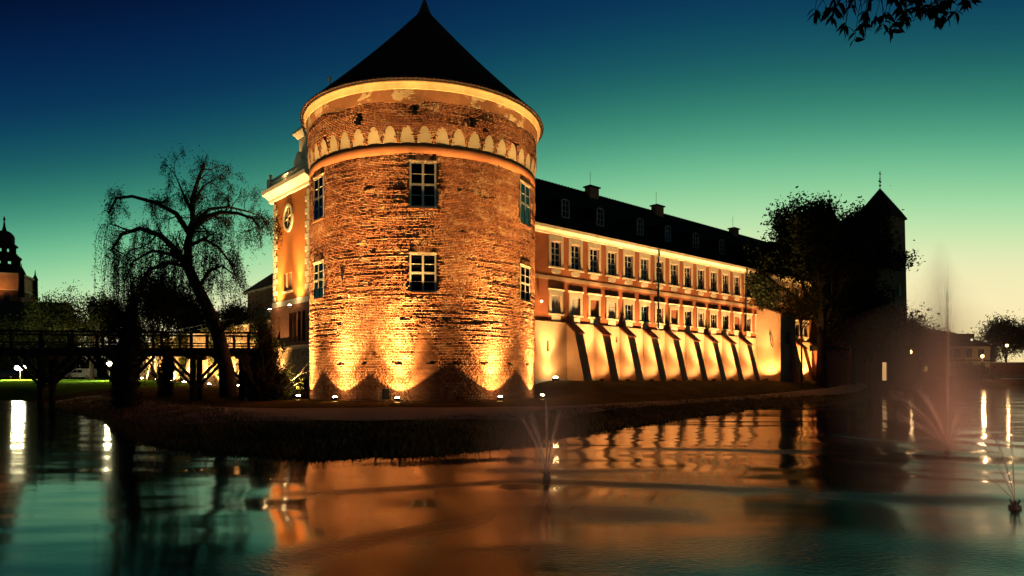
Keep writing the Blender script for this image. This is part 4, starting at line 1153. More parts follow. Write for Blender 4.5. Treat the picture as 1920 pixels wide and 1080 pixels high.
# ================================================================== trees
def leaf_cloud(pts, size, mat, name, parent, droop=0.0, elong=1.8, rng=RNG):
    """one small bent diamond per point"""
    pts = np.asarray(pts, dtype=float); m = len(pts)
    d = rng.normal(size=(m, 3)); d[:, 2] -= droop; d /= np.linalg.norm(d, axis=1)[:, None]
    e = np.cross(d, rng.normal(size=(m, 3))); e /= np.linalg.norm(e, axis=1)[:, None]
    nn = np.cross(d, e)
    L = size * rng.uniform(.6, 1.4, m)[:, None]
    a = pts; c = pts + d * L; b = pts + d * L * .45 + e * L / (2 * elong) + nn * L * .08; f = pts + d * L * .45 - e * L / (2 * elong) + nn * L * .08
    V = np.stack([a, b, c, f], 1).reshape(-1, 3)
    Q = np.arange(m * 4).reshape(-1, 4)
    o = np_mesh(name, V, Q, mat, parent, tone=rng.random(m))
    return o
def grow(mb, p, d, L, r, depth, tips, rng, spread=.6, up=.15, wob=.25, nseg=4, kids=(2, 4), shrink=.68, minr=.012, sides=6):
    pts = [Vector(p)]; rr = [r]; d = Vector(d).normalized()
    for k in range(nseg):
        d = (d + Vector(rng.normal(size=3)) * wob * .5 + Vector((0, 0, up * .3))).normalized()
        pts.append(pts[-1] + d * (L / nseg)); rr.append(max(minr, r * (1 - .42 * (k + 1) / nseg)))
    mb.tube(pts, rr, sides if r > .06 else 4)
    if depth == 0:
        tips.append((pts[-1], d)); tips.append((pts[-2], d)); return
    for c in range(rng.integers(kids[0], kids[1] + 1)):
        f = rng.uniform(.45, 1.0); q = pts[min(nseg, int(f * nseg + .5))]
        nd = (d + Vector(rng.normal(size=3)) * spread + Vector((0, 0, up))).normalized()
        grow(mb, q, nd, L * shrink * rng.uniform(.8, 1.15), rr[min(nseg, int(f * nseg + .5))] * .7, depth - 1, tips, rng, spread, up, wob, nseg, kids, shrink, minr, sides)
    grow(mb, pts[-1], d, L * shrink, rr[-1], depth - 1, tips, rng, spread, up, wob, nseg, kids, shrink, minr, sides)
def tree(name, label, base, h, crown_r, leaf, per, mat, seed, trunk_r=.3, trunk_f=.3, depth=3, spread=.6, group=None, lean=(0, 0), up=.15, cluster=.5, cat='tree'):
    rng = np.random.default_rng(seed)
    t = thing(name, label, cat, base, 0, group)
    mb = MB(); tips = []
    th = h * trunk_f
    pts = [Vector((0, 0, -.3)), Vector((lean[0] * .3, lean[1] * .3, th * .5)), Vector((lean[0], lean[1], th))]
    mb.tube(pts, [trunk_r * 1.35, trunk_r, trunk_r * .85], 9)
    L0 = (h - th) * .42
    for k in range(5):
        a = 2 * math.pi * (k + rng.random() * .6) / 5; o_ = rng.uniform(.3, .9) * crown_r / (h * .5)
        grow(mb, pts[-1] - Vector((0, 0, th * .22 * rng.random())), (math.cos(a) * o_, math.sin(a) * o_, .9), L0 * rng.uniform(.8, 1.1), trunk_r * .55, depth - 1, tips, rng, spread, up)
    grow(mb, pts[-1], (0, 0, 1), L0, trunk_r * .7, depth - 1, tips, rng, spread, up)
    mb.build('trunk', M_bark, t, True)
    P_ = []
    for p, d in tips:
        c = np.array(p) + rng.normal(size=(per, 3)) * cluster * np.array([1, 1, .7]); P_.append(c)
    P_ = np.concatenate(P_)
    leaf_cloud(P_, leaf, mat, 'crown', t, .3, rng=rng)
    return t

# weeping willow over the bridge, traced limb by limb then grown
def willow():
    rng = np.random.default_rng(21)
    D = 37.6
    b = P(428, 738, D); b.z = hz(b.x, b.y)
    t = thing('weeping_willow', 'leaning weeping willow with trailing twigs in front of the timber bridge', 'tree', tuple(b))
    def q(px, py, dy=0.0): return P(px, py, D + dy) - Vector(b)
    mb = MB(); tips = []
    trunk = [(430, 744, 0), (424, 690, 0), (408, 622, 0), (388, 575, .1), (368, 535, .2), (352, 500, .2)]
    mb.tube([q(*p) for p in trunk], [.52, .40, .36, .33, .30, .27], 10)
    limbs = [
        ([(352, 500, .2), (352, 455, .3), (362, 420, .2), (360, 375, .5), (372, 335, .4), (384, 305, .2)], .24),
        ([(354, 505, .2), (330, 470, -.5), (302, 442, -1.0), (262, 428, -1.4), (228, 440, -1.6), (208, 470, -1.7)], .22),
        ([(356, 440, .3), (330, 400, 1.0), (292, 380, 1.6), (248, 368, 2.0), (218, 372, 2.2), (203, 400, 2.2)], .17),
        ([(358, 430, .2), (384, 408, -.6), (412, 398, -1.0), (446, 400, -1.3), (474, 410, -1.5), (490, 432, -1.5)], .17),
        ([(360, 420, .3), (392, 392, 1.2), (428, 388, 1.8), (462, 396, 2.0), (486, 404, 2.2)], .12),
        ([(356, 460, .2), (382, 448, .6), (408, 462, 1.2), (430, 490, 1.4), (448, 530, 1.5)], .12),
        ([(350, 500, .2), (316, 492, -1.2), (280, 506, -2.0), (258, 540, -2.3), (246, 590, -2.4)], .15),
        ([(352, 498, .3), (326, 478, 1.4), (286, 470, 2.2), (250, 490, 2.6), (232, 530, 2.7)], .14),
        ([(372, 540, .1), (392, 508, -.8), (416, 498, -1.2), (440, 516, -1.5)], .12),
        ([(360, 400, .4), (346, 370, .6), (336, 345, .4), (326, 322, .2)], .09),
        ([(362, 385, .4), (380, 350, 1.0), (396, 340, 1.2), (408, 352, 1.3)], .08),
        ([(404, 640, 0), (424, 612, -.4), (450, 596, -.6), (486, 588, -.8)], .12),
    ]
    strands = []
    for li, (pts, r) in enumerate(limbs):
        V_ = [q(*p) for p in pts]
        mb.tube(V_, [r * (1 - .75 * k / (len(V_) - 1)) for k in range(len(V_))], 7)
        for k in range(1, len(V_)):
            for c in range(2 if li in (0, 9, 10, 11) else 3):
                f = rng.random(); p = V_[k - 1].lerp(V_[k], f); d = (V_[k] - V_[k - 1]).normalized()
                nd = (d * .6 + Vector(rng.normal(size=3)) * .6 + Vector((0, 0, .25)))
                grow(mb, p, nd, rng.uniform(.45, 1.05), max(.02, r * .35 * (1 - .6 * k / len(V_))), 1, tips, rng, .7, .05, .45, 4, (1, 3), .75, .009, 5)
    lp = []
    for p, d in tips:
        for c in range(2):
            left = p.x < -1.0
            low = rng.uniform(.4, 1.3) if not left else rng.uniform(1.2, 4.6)
            if p.z > 10.5: low = rng.uniform(.2, .8)
            low = min(low, p.z - 1.6 - 1.8 * rng.random())
            if low < .2: continue
            n_ = max(4, int(low / .22)); o_ = rng.normal(size=2) * .15
            pts = [Vector((p.x + d.x * .25 * (1 - math.exp(-k * .5)) + o_[0] * k / n_ + rng.normal() * .03, p.y + d.y * .25 * (1 - math.exp(-k * .5)) + o_[1] * k / n_, p.z - low * k / n_)) for k in range(n_ + 1)]
            mb.tube(pts[::2] if len(pts) > 5 else pts, .006, 3)
            for a in pts[1:]:
                for _ in range(4): lp.append((a.x + rng.normal() * .07, a.y + rng.normal() * .07, a.z + rng.normal() * .09))
    mb.build('trunk', M_bark, t, True)
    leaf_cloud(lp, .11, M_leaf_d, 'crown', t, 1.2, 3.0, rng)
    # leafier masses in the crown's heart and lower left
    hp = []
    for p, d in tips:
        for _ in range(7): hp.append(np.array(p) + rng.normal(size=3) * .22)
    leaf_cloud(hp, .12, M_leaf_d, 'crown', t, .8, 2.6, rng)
willow()
# ivy clad trunk with a hanging curtain, left of the willow
def curtain_tree():
    rng = np.random.default_rng(5)
    b = P(236, 742, 36.5); b.z = hz(b.x, b.y)
    t = thing('ivy_clad_tree', 'stout dark ivy clad tree trunk with hanging twigs, left of the willow', 'tree', tuple(b))
    mb = MB()
    s_ = 36.5 / F
    tips = []
    mb.tube([(0, 0, -.4), (.05, 0, 1.2), (-.1, 0, 2.6), (.1, .1, 4.2), (.2, .2, 5.6)], [.62, .5, .46, .38, .26], 10)
    for k in range(7):
        a = 2 * math.pi * k / 7
        grow(mb, (.1, .1, 3.2 + .35 * k), (math.cos(a), math.sin(a), .9), .85, .10, 1, tips, rng, .6, .1)
    mb.build('trunk', M_bark, t, True)
    lp = []
    for p, d in tips:
        low = rng.uniform(1.0, 3.2)
        for k in range(int(low / .15)):
            for _ in range(3): lp.append((p.x + rng.normal() * .12, p.y + rng.normal() * .12, max(.6, p.z - .15 * k) + rng.normal() * .1))
    for _ in range(4200):
        a = rng.random() * 6.283; z = rng.uniform(.1, 5.4); r = rng.uniform(.42, .78) * (1 - z * .05); lp.append((r * math.cos(a), r * math.sin(a), z))
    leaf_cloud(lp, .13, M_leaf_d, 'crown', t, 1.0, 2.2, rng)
curtain_tree()
# dark shrubs
def shrub(name, label, loc, rx, rz, n_, leaf, mat, seed, group=None):
    rng = np.random.default_rng(seed)
    t = thing(name, label, 'shrub', tuple(loc), 0, group)
    mb = MB()
    for k in range(9):
        a = rng.random() * 6.28; tips = []
        grow(mb, (0, 0, -.1), (math.cos(a) * .6, math.sin(a) * .6, .9), rz * .6, .05, 1, tips, rng, .5, .1)
    mb.build('stems', M_bark, t)
    cl = []
    cen = rng.normal(size=(26, 3)) * .42; 
    for c in cen:
        c[2] = abs(c[2]) + .15
        cl.append(c * [rx, rx, rz * 1.15] + rng.normal(size=(n_ // 26, 3)) * [rx * .24, rx * .24, rz * .17])
    P_ = np.concatenate(cl); P_[:, 2] = np.abs(P_[:, 2])
    leaf_cloud(P_, leaf, mat, 'foliage', t, .2, rng=rng)
def gpt(px, Y):
    p = P(px, 712, Y); p.z = hz(p.x, p.y); return p
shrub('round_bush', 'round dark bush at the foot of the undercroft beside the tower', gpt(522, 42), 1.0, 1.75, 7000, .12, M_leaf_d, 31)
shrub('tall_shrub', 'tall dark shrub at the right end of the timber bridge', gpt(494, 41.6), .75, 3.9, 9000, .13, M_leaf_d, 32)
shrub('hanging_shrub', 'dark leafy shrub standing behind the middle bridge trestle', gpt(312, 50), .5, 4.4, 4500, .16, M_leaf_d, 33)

def far_tree(px, py_top, Y, crown_px, label, seed, leaf=.3, per=26, mat=None, trunk_f=.3, depth=3, name='broadleaf_tree', spread=.6, cluster=.7, lean=(0, 0), trunk_r=.3):
    g_ = gpt(px, Y); h = EYE + (712 - py_top) / F * Y - g_.z
    return tree(name, label, tuple(g_), h, crown_px / F * Y / 2, leaf, per, mat or M_leaf, seed, trunk_r, trunk_f, depth, spread, cluster=cluster, lean=lean)
far_tree(100, 516, 112, 90, 'open crowned tree standing right of the church spire', 101, .32, 22, cluster=.8)
far_tree(172, 536, 104, 60, 'dark clumped tree between the open crowned tree and the willow', 102, .34, 30, M_leaf_d, cluster=.6)
far_tree(140, 575, 122, 70, 'low leafy tree behind the white van', 103, .32, 34, cluster=1.0)
far_tree(40, 600, 118, 90, 'low broad tree lit by the park lamp below the church', 104, .32, 40, cluster=1.1)
far_tree(-30, 590, 116, 90, 'lamp lit tree cut by the edge of the picture', 105, .32, 40, cluster=1.1)
far_tree(205, 560, 112, 60, 'leafy tree behind the ivy clad trunk', 106, .28, 34, cluster=.9)
far_tree(300, 500, 120, 100, 'yellowish lamp lit tree seen through the willow', 107, .34, 75, cluster=1.0)
far_tree(352, 545, 112, 80, 'dark tree seen through the right half of the willow', 108, .34, 75, M_leaf_d, cluster=.9)
far_tree(440, 565, 92, 60, 'small dark tree behind the garden wall beside the hipped house', 109, .32, 60, M_leaf_d, cluster=.8)
def far_wood():
    rng = np.random.default_rng(303)
    t = thing('far_wood', 'dense green belt of bushes and trees closing the view behind the far lawn', 'wood')
    tag(t, kind='stuff')
    lp = []; mb = MB()
    for k in range(70):
        px = -420 + 900 * k / 70 + rng.normal() * 6; Y = rng.uniform(132, 146); g_ = gpt(px, Y); h = rng.uniform(5.5, 10.5)
        mb.tube([(g_.x, g_.y, g_.z - .3), (g_.x + rng.normal() * .3, g_.y, g_.z + h * .6)], [.2, .1], 6)
        c = rng.normal(size=(8, 3)) * [2.0, 1.5, h * .24] + [g_.x, g_.y, g_.z + h * .48]
        for q in c: lp.append(q + rng.normal(size=(110, 3)) * [1.0, 1.0, .9])
        lp.append(np.column_stack([g_.x + rng.normal(size=160) * 2.2, g_.y + rng.normal(size=160), g_.z + rng.random(160) * 2.6]))
    lp = np.concatenate(lp); lp = lp[lp[:, 2] > 1.2]
    mb.build('stems', M_bark, t); leaf_cloud(lp, .55, M_leaf, 'foliage', t, .3, 1.5, rng)
far_wood()
# trees before the keep
far_tree(1541, 352, 71, 110, 'huge dark tree in front of the castle range, its lower leaves lit by floodlights', 201, .34, 85, M_leaf_d, .30, 4, spread=.5, cluster=.75, trunk_r=.5)
far_tree(1632, 545, 74, 50, 'dark spreading tree at the foot of the square tower', 202, .34, 50, M_leaf_d, cluster=.9)
far_tree(1598, 470, 80, 50, 'dark tree between the huge tree and the square tower', 206, .34, 60, M_leaf_d, cluster=1.0)
far_tree(1503, 512, 66, 52, 'slim young tree with lit leaves before the annex of the long wing', 203, .2, 12, M_leaf_y, .5, 3, cluster=.5, trunk_r=.09)
far_tree(1722, 585, 118, 70, 'rounded tree right of the square tower, behind the fountain mist', 204, .34, 44, M_leaf_d, cluster=1.0)
far_tree(1886, 592, 182, 80, 'dark round tree behind the right street lamp', 205, .5, 44, M_leaf_d, cluster=1.5)
far_tree(1935, 596, 178, 70, 'bushy tree cut by the picture edge right of the street lamp', 207, .5, 40, M_leaf_d, cluster=1.4)
far_tree(1838, 650, 190, 60, 'low tree beside the gable of the waterside house', 208, .45, 40, M_leaf_d, cluster=1.4)
shrub('quay_bush', 'dark bush on the quay in front of the waterside house', gpt(1822, 150), 4.0, 3.4, 6000, .4, M_leaf_d, 34)
shrub('bank_bush', 'dark bush on the bank below the barn roof', gpt(1715, 100), 3.2, 3.6, 6000, .3, M_leaf_d, 35)

# ivy on garden wall and undercroft
def ivy(name, label, xs, n_, zmax, parent_rot, yoff, seed, dens):
    rng = np.random.default_rng(seed)
    t = thing(name, label, 'ivy', (TC.x, TC.y, 0), parent_rot)
    x = rng.uniform(xs[0], xs[1], n_); z = rng.uniform(.4, zmax, n_)
    f = vnoise(x * .33, z * .28, seed) * .6 + vnoise(x * 1.1, z * .9, seed + 1) * .4
    kz = f + .14 * (z / zmax) > dens
    P_ = np.stack([x[kz], yoff - .08 - .25 * rng.random(kz.sum()), z[kz]], 1)
    leaf_cloud(P_, .2, M_ivy, 'foliage', t, .6, 1.3, rng)
ivy('wall_ivy', 'ivy sheets hanging over the garden wall behind the bridge', (-84, -26.5), 46000, 7.9, PROT, -.4, 61, .66)
ivy('foot_ivy', 'ivy patches on the rubble foot of the undercroft', (-26.2, -17), 7000, 5.0, PROT, -.62, 63, .6)

# overhanging branch, top right
def overhang():
    rng = np.random.default_rng(77)
    D = 6.2
    t = thing('overhanging_branch', 'leafy dark branch hanging into the top right corner of the sky', 'branch', tuple(P(1700, -160, D)))
    o0 = Vector(t.location)
    def q(px, py, dy=0): return P(px, py, D + dy) - o0
    mb = MB()
    limbs_ = [[(1900, -260, .4), (1790, -150, .2), (1690, -80, .1), (1600, -50, .2), (1520, -40, .3)], [(1790, -150, .2), (1770, -80, .3), (1740, -40, .4)], [(1690, -80, .1), (1660, -30, 0), (1630, 0, .1)]]
    xs_ = [1525, 1560, 1585, 1602, 1640, 1668, 1700, 1728, 1755, 1790, 1818]; ys_ = [38, 40, 62, 84, 46, 70, 54, 26, 46, 32, 12]
    vs_ = [(0, 0, 0), (.28, .15, .03), (.55, .15, .02), (1, 0, -.06), (.55, -.15, .02), (.28, -.15, .03)]
    me = []
    for k in range(4):
        m_ = bpy.data.meshes.new('leaf'); w = (1, .85, 1.1, .95)[k]; cu = (.0, .08, -.08, .12)[k]
        m_.from_pydata([(x, y * w + cu * x * x, z - .12 * x * x) for x, y, z in vs_] + [(.45, 0, -.035)], [], [(0, 1, 6), (1, 2, 6), (2, 3, 6), (3, 4, 6), (4, 5, 6), (5, 0, 6)]); m_.materials.append(M_leaf_r)
        a = m_.attributes.new('tone', 'FLOAT', 'FACE'); a.data.foreach_set('value', np.full(6, .1 + .3 * k, dtype=np.float32)); me.append(m_)
    for lb in limbs_:
        V_ = [q(*p) for p in lb]
        mb.tube(V_, [.018 * (1 - .7 * k / (len(V_) - 1)) for k in range(len(V_))], 6)
    cnt = 0
    for k in range(74):
        x = rng.uniform(1525, 1818); yl = float(np.interp(x, xs_, ys_)); y = yl - 6 - (yl + 22) * rng.random() ** 1.15 if k > 11 else float(np.interp(xs_[k % 11], xs_, ys_)) - 8
        if k <= 10: x = xs_[k]
        dy = rng.uniform(-.35, .4); c = q(x, y, dy); top = q(x + rng.normal() * 14 + 6, min(y - 30, -30), dy + .05)
        mb.tube([top, top.lerp(c, .55) + Vector(rng.normal(size=3)) * .012, c], [.0045, .003, .002], 4)
        for m_i in range(4):
            if cnt >= 298: break
            a = -2.4 + 1.7 * m_i / 3 + rng.normal() * .35
            dd = Vector((math.cos(a) * .9, rng.normal() * .55, math.sin(a) * .8 - .1)).normalized()
            lf = bpy.data.objects.new('leaf', me[int(rng.integers(0, 4))]); COL.objects.link(lf); lf.parent = t
            lf.location = c + (top - c) * (.16 * rng.random())
            rm = dd.to_track_quat('X', 'Z').to_euler(); rm.rotate_axis('X', rng.normal() * 1.0); lf.rotation_euler = rm
            s_ = rng.uniform(.085, .135); lf.scale = (s_, s_, s_); cnt += 1
    mb.build('twigs', M_bark, t, True)
overhang()

# rough grass along the bank
def grass():
    rng = np.random.default_rng(91)
    x = rng.uniform(-33, 30, 420000); y = rng.uniform(13.5, 62, 420000)
    d = shore_sd(x, y); 
    w = np.where(d > 0, np.exp(-np.maximum(d - 3.8, 0) * 1.2), 0) * np.clip(24 / y, .2, 1.3) * (y > 8) * (d > .05)
    k = rng.random(len(x)) < w * .8
    x, y, d = x[k], y[k], d[k]
    z = height(x, y) - .02
    m = len(x); tall = (.06 + .17 * rng.random(m) * (.4 + vnoise(x * .8, y * .8, 8))) * np.clip(1.25 - d * .16, .35, 1.2)
    a = rng.random(m) * 6.283; w_ = .018 + .02 * rng.random(m); w_ *= np.clip(y / 22, 1, 2)
    lx = rng.normal(size=m) * .35 * tall; ly = rng.normal(size=m) * .35 * tall
    ca, sa = np.cos(a) * w_, np.sin(a) * w_
    V_ = np.stack([np.stack([x - ca, y - sa, z], 1), np.stack([x + ca, y + sa, z], 1), np.stack([x + lx, y + ly, z + tall], 1)], 1).reshape(-1, 3)
    o = np_mesh('grass', V_, np.arange(m * 3).reshape(-1, 3), M_blade, tone=rng.random(m))
    tag(o, 'rough tufted grass on the bank along the water', 'grass', None, 'stuff')
    return m
grass()

# ================================================================== lamps
def spot(parent, loc, target, power, size, blend, radius=.06, color=WARM):
    l = bpy.data.lights.new('beam', 'SPOT'); l.energy = power; l.spot_size = rad(size); l.spot_blend = blend; l.shadow_soft_size = radius; l.color = color
    o = bpy.data.objects.new('beam', l); COL.objects.link(o); o.location = loc
    o.rotation_euler = (Vector(target) - Vector(loc)).to_track_quat('-Z', 'Y').to_euler()
    o.parent = parent; o.matrix_parent_inverse = Matrix.Translation(parent.location).inverted()
    return o
housM = MB().lathe([(.13, -.12), (.15, .02), (.13, .05)], 14)
hm = bpy.data.meshes.new('housing'); hm.from_pydata(housM.v, [], housM.f); hm.materials.append(M_iron)
lensM = MB().lathe([(.125, .045), (.11, .085), (.06, .11), (.0, .12)], 14)
lm = bpy.data.meshes.new('lens'); lm.from_pydata(lensM.v, [], lensM.f); lm.materials.append(M_lens)
braM = MB().box(-.17, -.145, -.03, .03, -.2, .04).box(.145, .17, -.03, .03, -.2, .04).box(-.17, .17, -.03, .03, -.22, -.2)
bmh = bpy.data.meshes.new('bracket'); bmh.from_pydata(braM.v, [], braM.f); bmh.materials.append(M_iron)
flatM = MB().lathe([(.125, .03), (.0, .032)], 14)
fl_m = bpy.data.meshes.new('lens'); fl_m.from_pydata(flatM.v, [], flatM.f); fl_m.materials.append(M_lens_s)
def floodlight(loc, label, group, scale=1.0, flat=False):
    t = thing('floodlight', label, 'floodlight', tuple(loc), 0, group)
    for nm, me in (('housing', hm), ('lens', fl_m if flat else lm), ('bracket', bmh)):
        o = child(nm, me, t); o.scale = (scale,) * 3
    return t
# round the tower
TL = [(-70, 'floodlight lighting the left edge of the round tower'), (-37.9, 'second floodlight from the left at the foot of the round tower'), (-10.4, 'floodlight on the path by the small iron vent door of the tower'),
      (31.9, 'floodlight below the right half of the round tower'), (64.8, 'floodlight lighting the right edge of the round tower'), (118, 'floodlight in the corner between round tower and long wing')]
for dg, lab in TL[:5]:
    ps = rad(dg); p = tpos(ps, TR + .8); p.z = hz(p.x, p.y) + .2
    f = floodlight(p, lab, 'floodlights round the tower')
    src = p + Vector((0, 0, .14))
    w1 = tpos(ps, TR + .8 - math.tan(rad(20))); w1.z = src.z + 1
    spot(f, src, w1, 1500, 107, .25, .04)
    w2 = tpos(ps, TR + .25); w2.z = src.z + 6.5
    spot(f, src, w2, 14000, 74, 1.0, .14)
    w3 = tpos(ps, TR + .35); w3.z = src.z + 15
    spot(f, src, w3, 25000, 38, 1.0, .14)
# along the long wing
WINGC = (1.0, .60, .24)
bays = [1.0] + [BUT[k] + 2.3 for k in range(8)] + [31.6]
names = ['bright floodlight at the wing foot right beside the tower'] + [f'floodlight in the {w} buttress bay of the wing counted from the tower' for w in ('second', 'third', 'fourth', 'fifth', 'sixth', 'seventh', 'eighth', 'ninth')] + ['floodlight between the last buttress and the annex']
for s, lab in zip(bays, names):
    p = wpt(s, 1.1 if s == 1.0 else 1.75); p.z = max(hz(p.x, p.y), 1.5) + (.16 if s == 1.0 else .08)
    f = floodlight(p, lab, 'floodlights along the long wing', 1.5 if s == 1.0 else 1.0, s != 1.0)
    src = p + Vector((0, 0, .16))
    t1 = wpt(s + .35, .1); t1.z = src.z + 2.0
    spot(f, src, t1, 430, 125, .7, .2, WINGC)
    t2 = wpt(s + .05, .6); t2.z = src.z + 9
    spot(f, src, t2, 10500, 64, 1.0, .35, WINGC)
for s, q_, lab in ((41.2, 1.3, 'floodlight just beyond the annex of the wing'), (44.9, 1.2, 'floodlight between the two far buttresses of the wing')):
    p = wpt(s, q_); p.z = max(hz(p.x, p.y), 1.55) + .16
    f = floodlight(p, lab, 'floodlights along the long wing', 1.0, True)
    t1 = wpt(s + .5, .1); t1.z = p.z + 3
    spot(f, p + Vector((0, 0, .16)), t1, 2600, 125, .6, .08)
    t2 = wpt(s + .1, .45); t2.z = p.z + 8
    spot(f, p + Vector((0, 0, .16)), t2, 5000, 66, 1.0, .08)
# annex side
p = wpt(31.9, 1.9); p.z = hz(p.x, p.y) + .16
f = floodlight(p, 'floodlight in front of the plain side wall of the annex', 'floodlights along the long wing', 1.0, True)
t1 = wpt(33.2, 1.5); t1.z = p.z + 2.6
spot(f, p + Vector((0, 0, .16)), t1, 1400, 110, .8, .08)
# pavilion: lamps on the undercroft ledge, undercroft lamp on the ground
for t_, lab in ((-24.6, 'floodlight on the ledge under the left side of the pavilion'), (-20.0, 'floodlight on the ledge under the right side of the pavilion')):
    p = ppt(-t_, 1.0, ZP0 - .3)
    f = floodlight(p, lab, 'pavilion floodlights')
    MB().box(-.05, .05, -.05, .05, -.3, -.2).build('bracket', M_iron, f)
    src = p + Vector((0, 0, .14)); tg = ppt(-t_, .15, ZP0 + 5)
    spot(f, src, tg, 2400, 110, .8, .1)
    tg = ppt(-t_, .4, ZP0 + 10); spot(f, src, tg, 12000, 50, 1.0, .1)
p = ppt(22.4, .15, ZBAL + .2)
f = floodlight(p, 'floodlight behind the pavilion balustrade lighting the white attic', 'pavilion floodlights')
spot(f, p + Vector((0, 0, .15)), ppt(20.2, -.3, ZBAL + 2.6), 1500, 110, 1.0, .06)
p = ppt(23.0, 1.9); p.z = hz(p.x, p.y) + .16
f = floodlight(p, 'floodlight behind the round bush lighting the undercroft', 'garden wall floodlights')
spot(f, p + Vector((0, 0, .14)), ppt(23.0, .6, 5), 5000, 80, 1.0, .06)
words = ['first', 'second', 'third', 'fourth', 'fifth', 'sixth', 'seventh', 'eighth']
for k, t_ in enumerate((31.2, 36, 40.5, 45, 50, 56, 63, 71)):
    p = ppt(t_, 1.6); p.z = hz(p.x, p.y) + .16
    f = floodlight(p, f'{words[k]} garden wall floodlight counted from the pavilion', 'garden wall floodlights', 1.4)
    spot(f, p + Vector((0, 0, .2)), ppt(t_, .2, 4.2), 8000, 125, .6, .08)
# church belfry light
f = floodlight(Vector((ch.location.x + 3, ch.location.y - 7.5, cz_(552))), 'floodlight under the lit belfry of the church spire', None)
spot(f, f.location + Vector((0, 0, .3)), Vector((ch.location.x + 1.5, ch.location.y - 3, cz_(520))), 350, 140, .5, .1, (1, .36, .1))
f2 = floodlight(Vector((ch.location.x - 3, ch.location.y - 7.5, cz_(552))), 'floodlight under the church belfry at the picture edge', None)
spot(f2, f2.location + Vector((0, 0, .3)), Vector((ch.location.x - 2, ch.location.y - 3, cz_(520))), 350, 140, .5, .1, (1, .42, .14))
# wall lamp between tower and wing
p = wpt(.35, .25, EYE + (712 - 565) / F * 51)
wl = thing('wall_lamp', 'small bright lamp on the wing wall beside the tower edge', 'lamp', tuple(p))
MB().lathe([(.0, .12), (.09, .06), (.1, 0), (.06, -.08), (.0, -.1)], 12).build('globe', M_globe_o, wl, True)
MB().tube([(0, 0, .1), (0, 0, .2), (-.17, .19, .2)], .02, 6).build('arm', M_iron, wl)

# street lamps
def street_lamp(px, py, Y, label, power, color, mat, double=False):
    g_ = gpt(px, Y); zt = EYE + (712 - py) / F * Y
    t = thing('street_lamp', label, 'street lamp', tuple(g_))
    h = zt - g_.z
    MB().tube([(0, 0, -.2), (0, 0, .6), (0, 0, h - .35)], [.09, .06, .05], 8).build('post', M_iron, t)
    offs = [(-.45, .0), (.45, .0)] if double else [(0, 0)]
    for ox, oz in offs:
        if double: MB().tube([(0, 0, h - .4), (ox * .6, 0, h - .3), (ox, 0, h - .2)], .035, 6).build('arm', M_iron, t)
        MB().lathe([(.0, h + .38), (.24, h + .30), (.36, h), (.26, h - .24), (.06, h - .32)], 14, c=(ox, 0)).build('globe', mat, t, True)
        MB().lathe([(.0, h + .48), (.12, h + .42), (.22, h + .36)], 14, c=(ox, 0)).build('lamp_cap', M_iron, t)
    for ox, oz in offs:
        l = bpy.data.lights.new('bulb', 'POINT'); l.energy = power / len(offs); l.color = color; l.shadow_soft_size = .25
        o = bpy.data.objects.new('bulb', l); COL.objects.link(o); o.parent = t; o.location = (ox, -.5, h - .1)
LY = (1.0, .88, .45)
street_lamp(38, 690, 100, 'bright twin globe park lamp on the far lawn at the left', 10000, LY, M_globe, True)
street_lamp(205, 682, 96, 'single globe park lamp right of the white van', 4500, LY, M_globe)
street_lamp(1888, 648, 168, 'orange street lamp on the far right shore', 700, (1, .6, .25), M_globe_o)
street_lamp(1706, 660, 110, 'small distant lamp right of the keep', 250, (1, .6, .25), M_globe_o)
street_lamp(1842, 668, 150, 'lamp beside the corner of the waterside house', 2600, (1, .6, .25), M_globe_o)
p = Vector((fh.location.x - 2, fh.location.y - 5.5, 1.6))

# ================================================================== vehicles
def vehicle(name, label, loc, rotz, prof, width, mat, roofline, glass, cat):
    t = thing(name, label, cat, tuple(loc), rotz)
    body = MB().prism(prof, -width / 2, width / 2)
    b = body.build('body', mat, t)
    for i, (poly, side) in enumerate(glass):
        for y0, y1 in ((-width / 2 - .012, -width / 2 - .002), (width / 2 + .002, width / 2 + .012)):
            MB().prism(poly, y0, y1).build('side_window', M_glass, t)
    for x in roofline:
        for y in (-width / 2 + .02, width / 2 - .02):
            w = MB(); ring = []
            n_ = 16
            w.add([(x + .32 * math.cos(2 * math.pi * k / n_), y + s_ * .11, .32 + .32 * math.sin(2 * math.pi * k / n_)) for s_ in (-1, 1) for k in range(n_)],
                  [tuple(range(n_)), tuple(range(2 * n_ - 1, n_ - 1, -1))] + [(k, k + n_, (k + 1) % n_ + n_, (k + 1) % n_) for k in range(n_)])
            wo = w.build('wheel', M_tyre, t)
            r_ = MB(); yy = y + (.115 if y > 0 else -.115)
            r_.add([(x + .18 * math.cos(2 * math.pi * k / n_), yy, .32 + .18 * math.sin(2 * math.pi * k / n_)) for k in range(n_)] + [(x, yy + (.02 if y > 0 else -.02), .32)], [(k, (k + 1) % n_, n_) for k in range(n_)])
            r_.build('rim', M_concrete, wo)
    return t, b
g_ = gpt(152, 119); g_.z += .04
vanp = [(-2.25, .35), (2.2, .3), (2.25, .75), (2.1, 1.0), (1.35, 1.12), (.65, 1.72), (.2, 1.84), (-2.1, 1.84), (-2.25, 1.6)]
van, vb = vehicle('panel_van', 'white panel van parked on the road behind the far lawn', g_, math.pi + .1, vanp, 1.75, M_vanwhite, (-1.4, 1.45),
                  [([(1.2, 1.12), (.62, 1.62), (.3, 1.62), (.3, 1.12)], 0), ([(.2, 1.12), (.2, 1.62), (-.6, 1.62), (-.6, 1.12)], 0)], 'van')
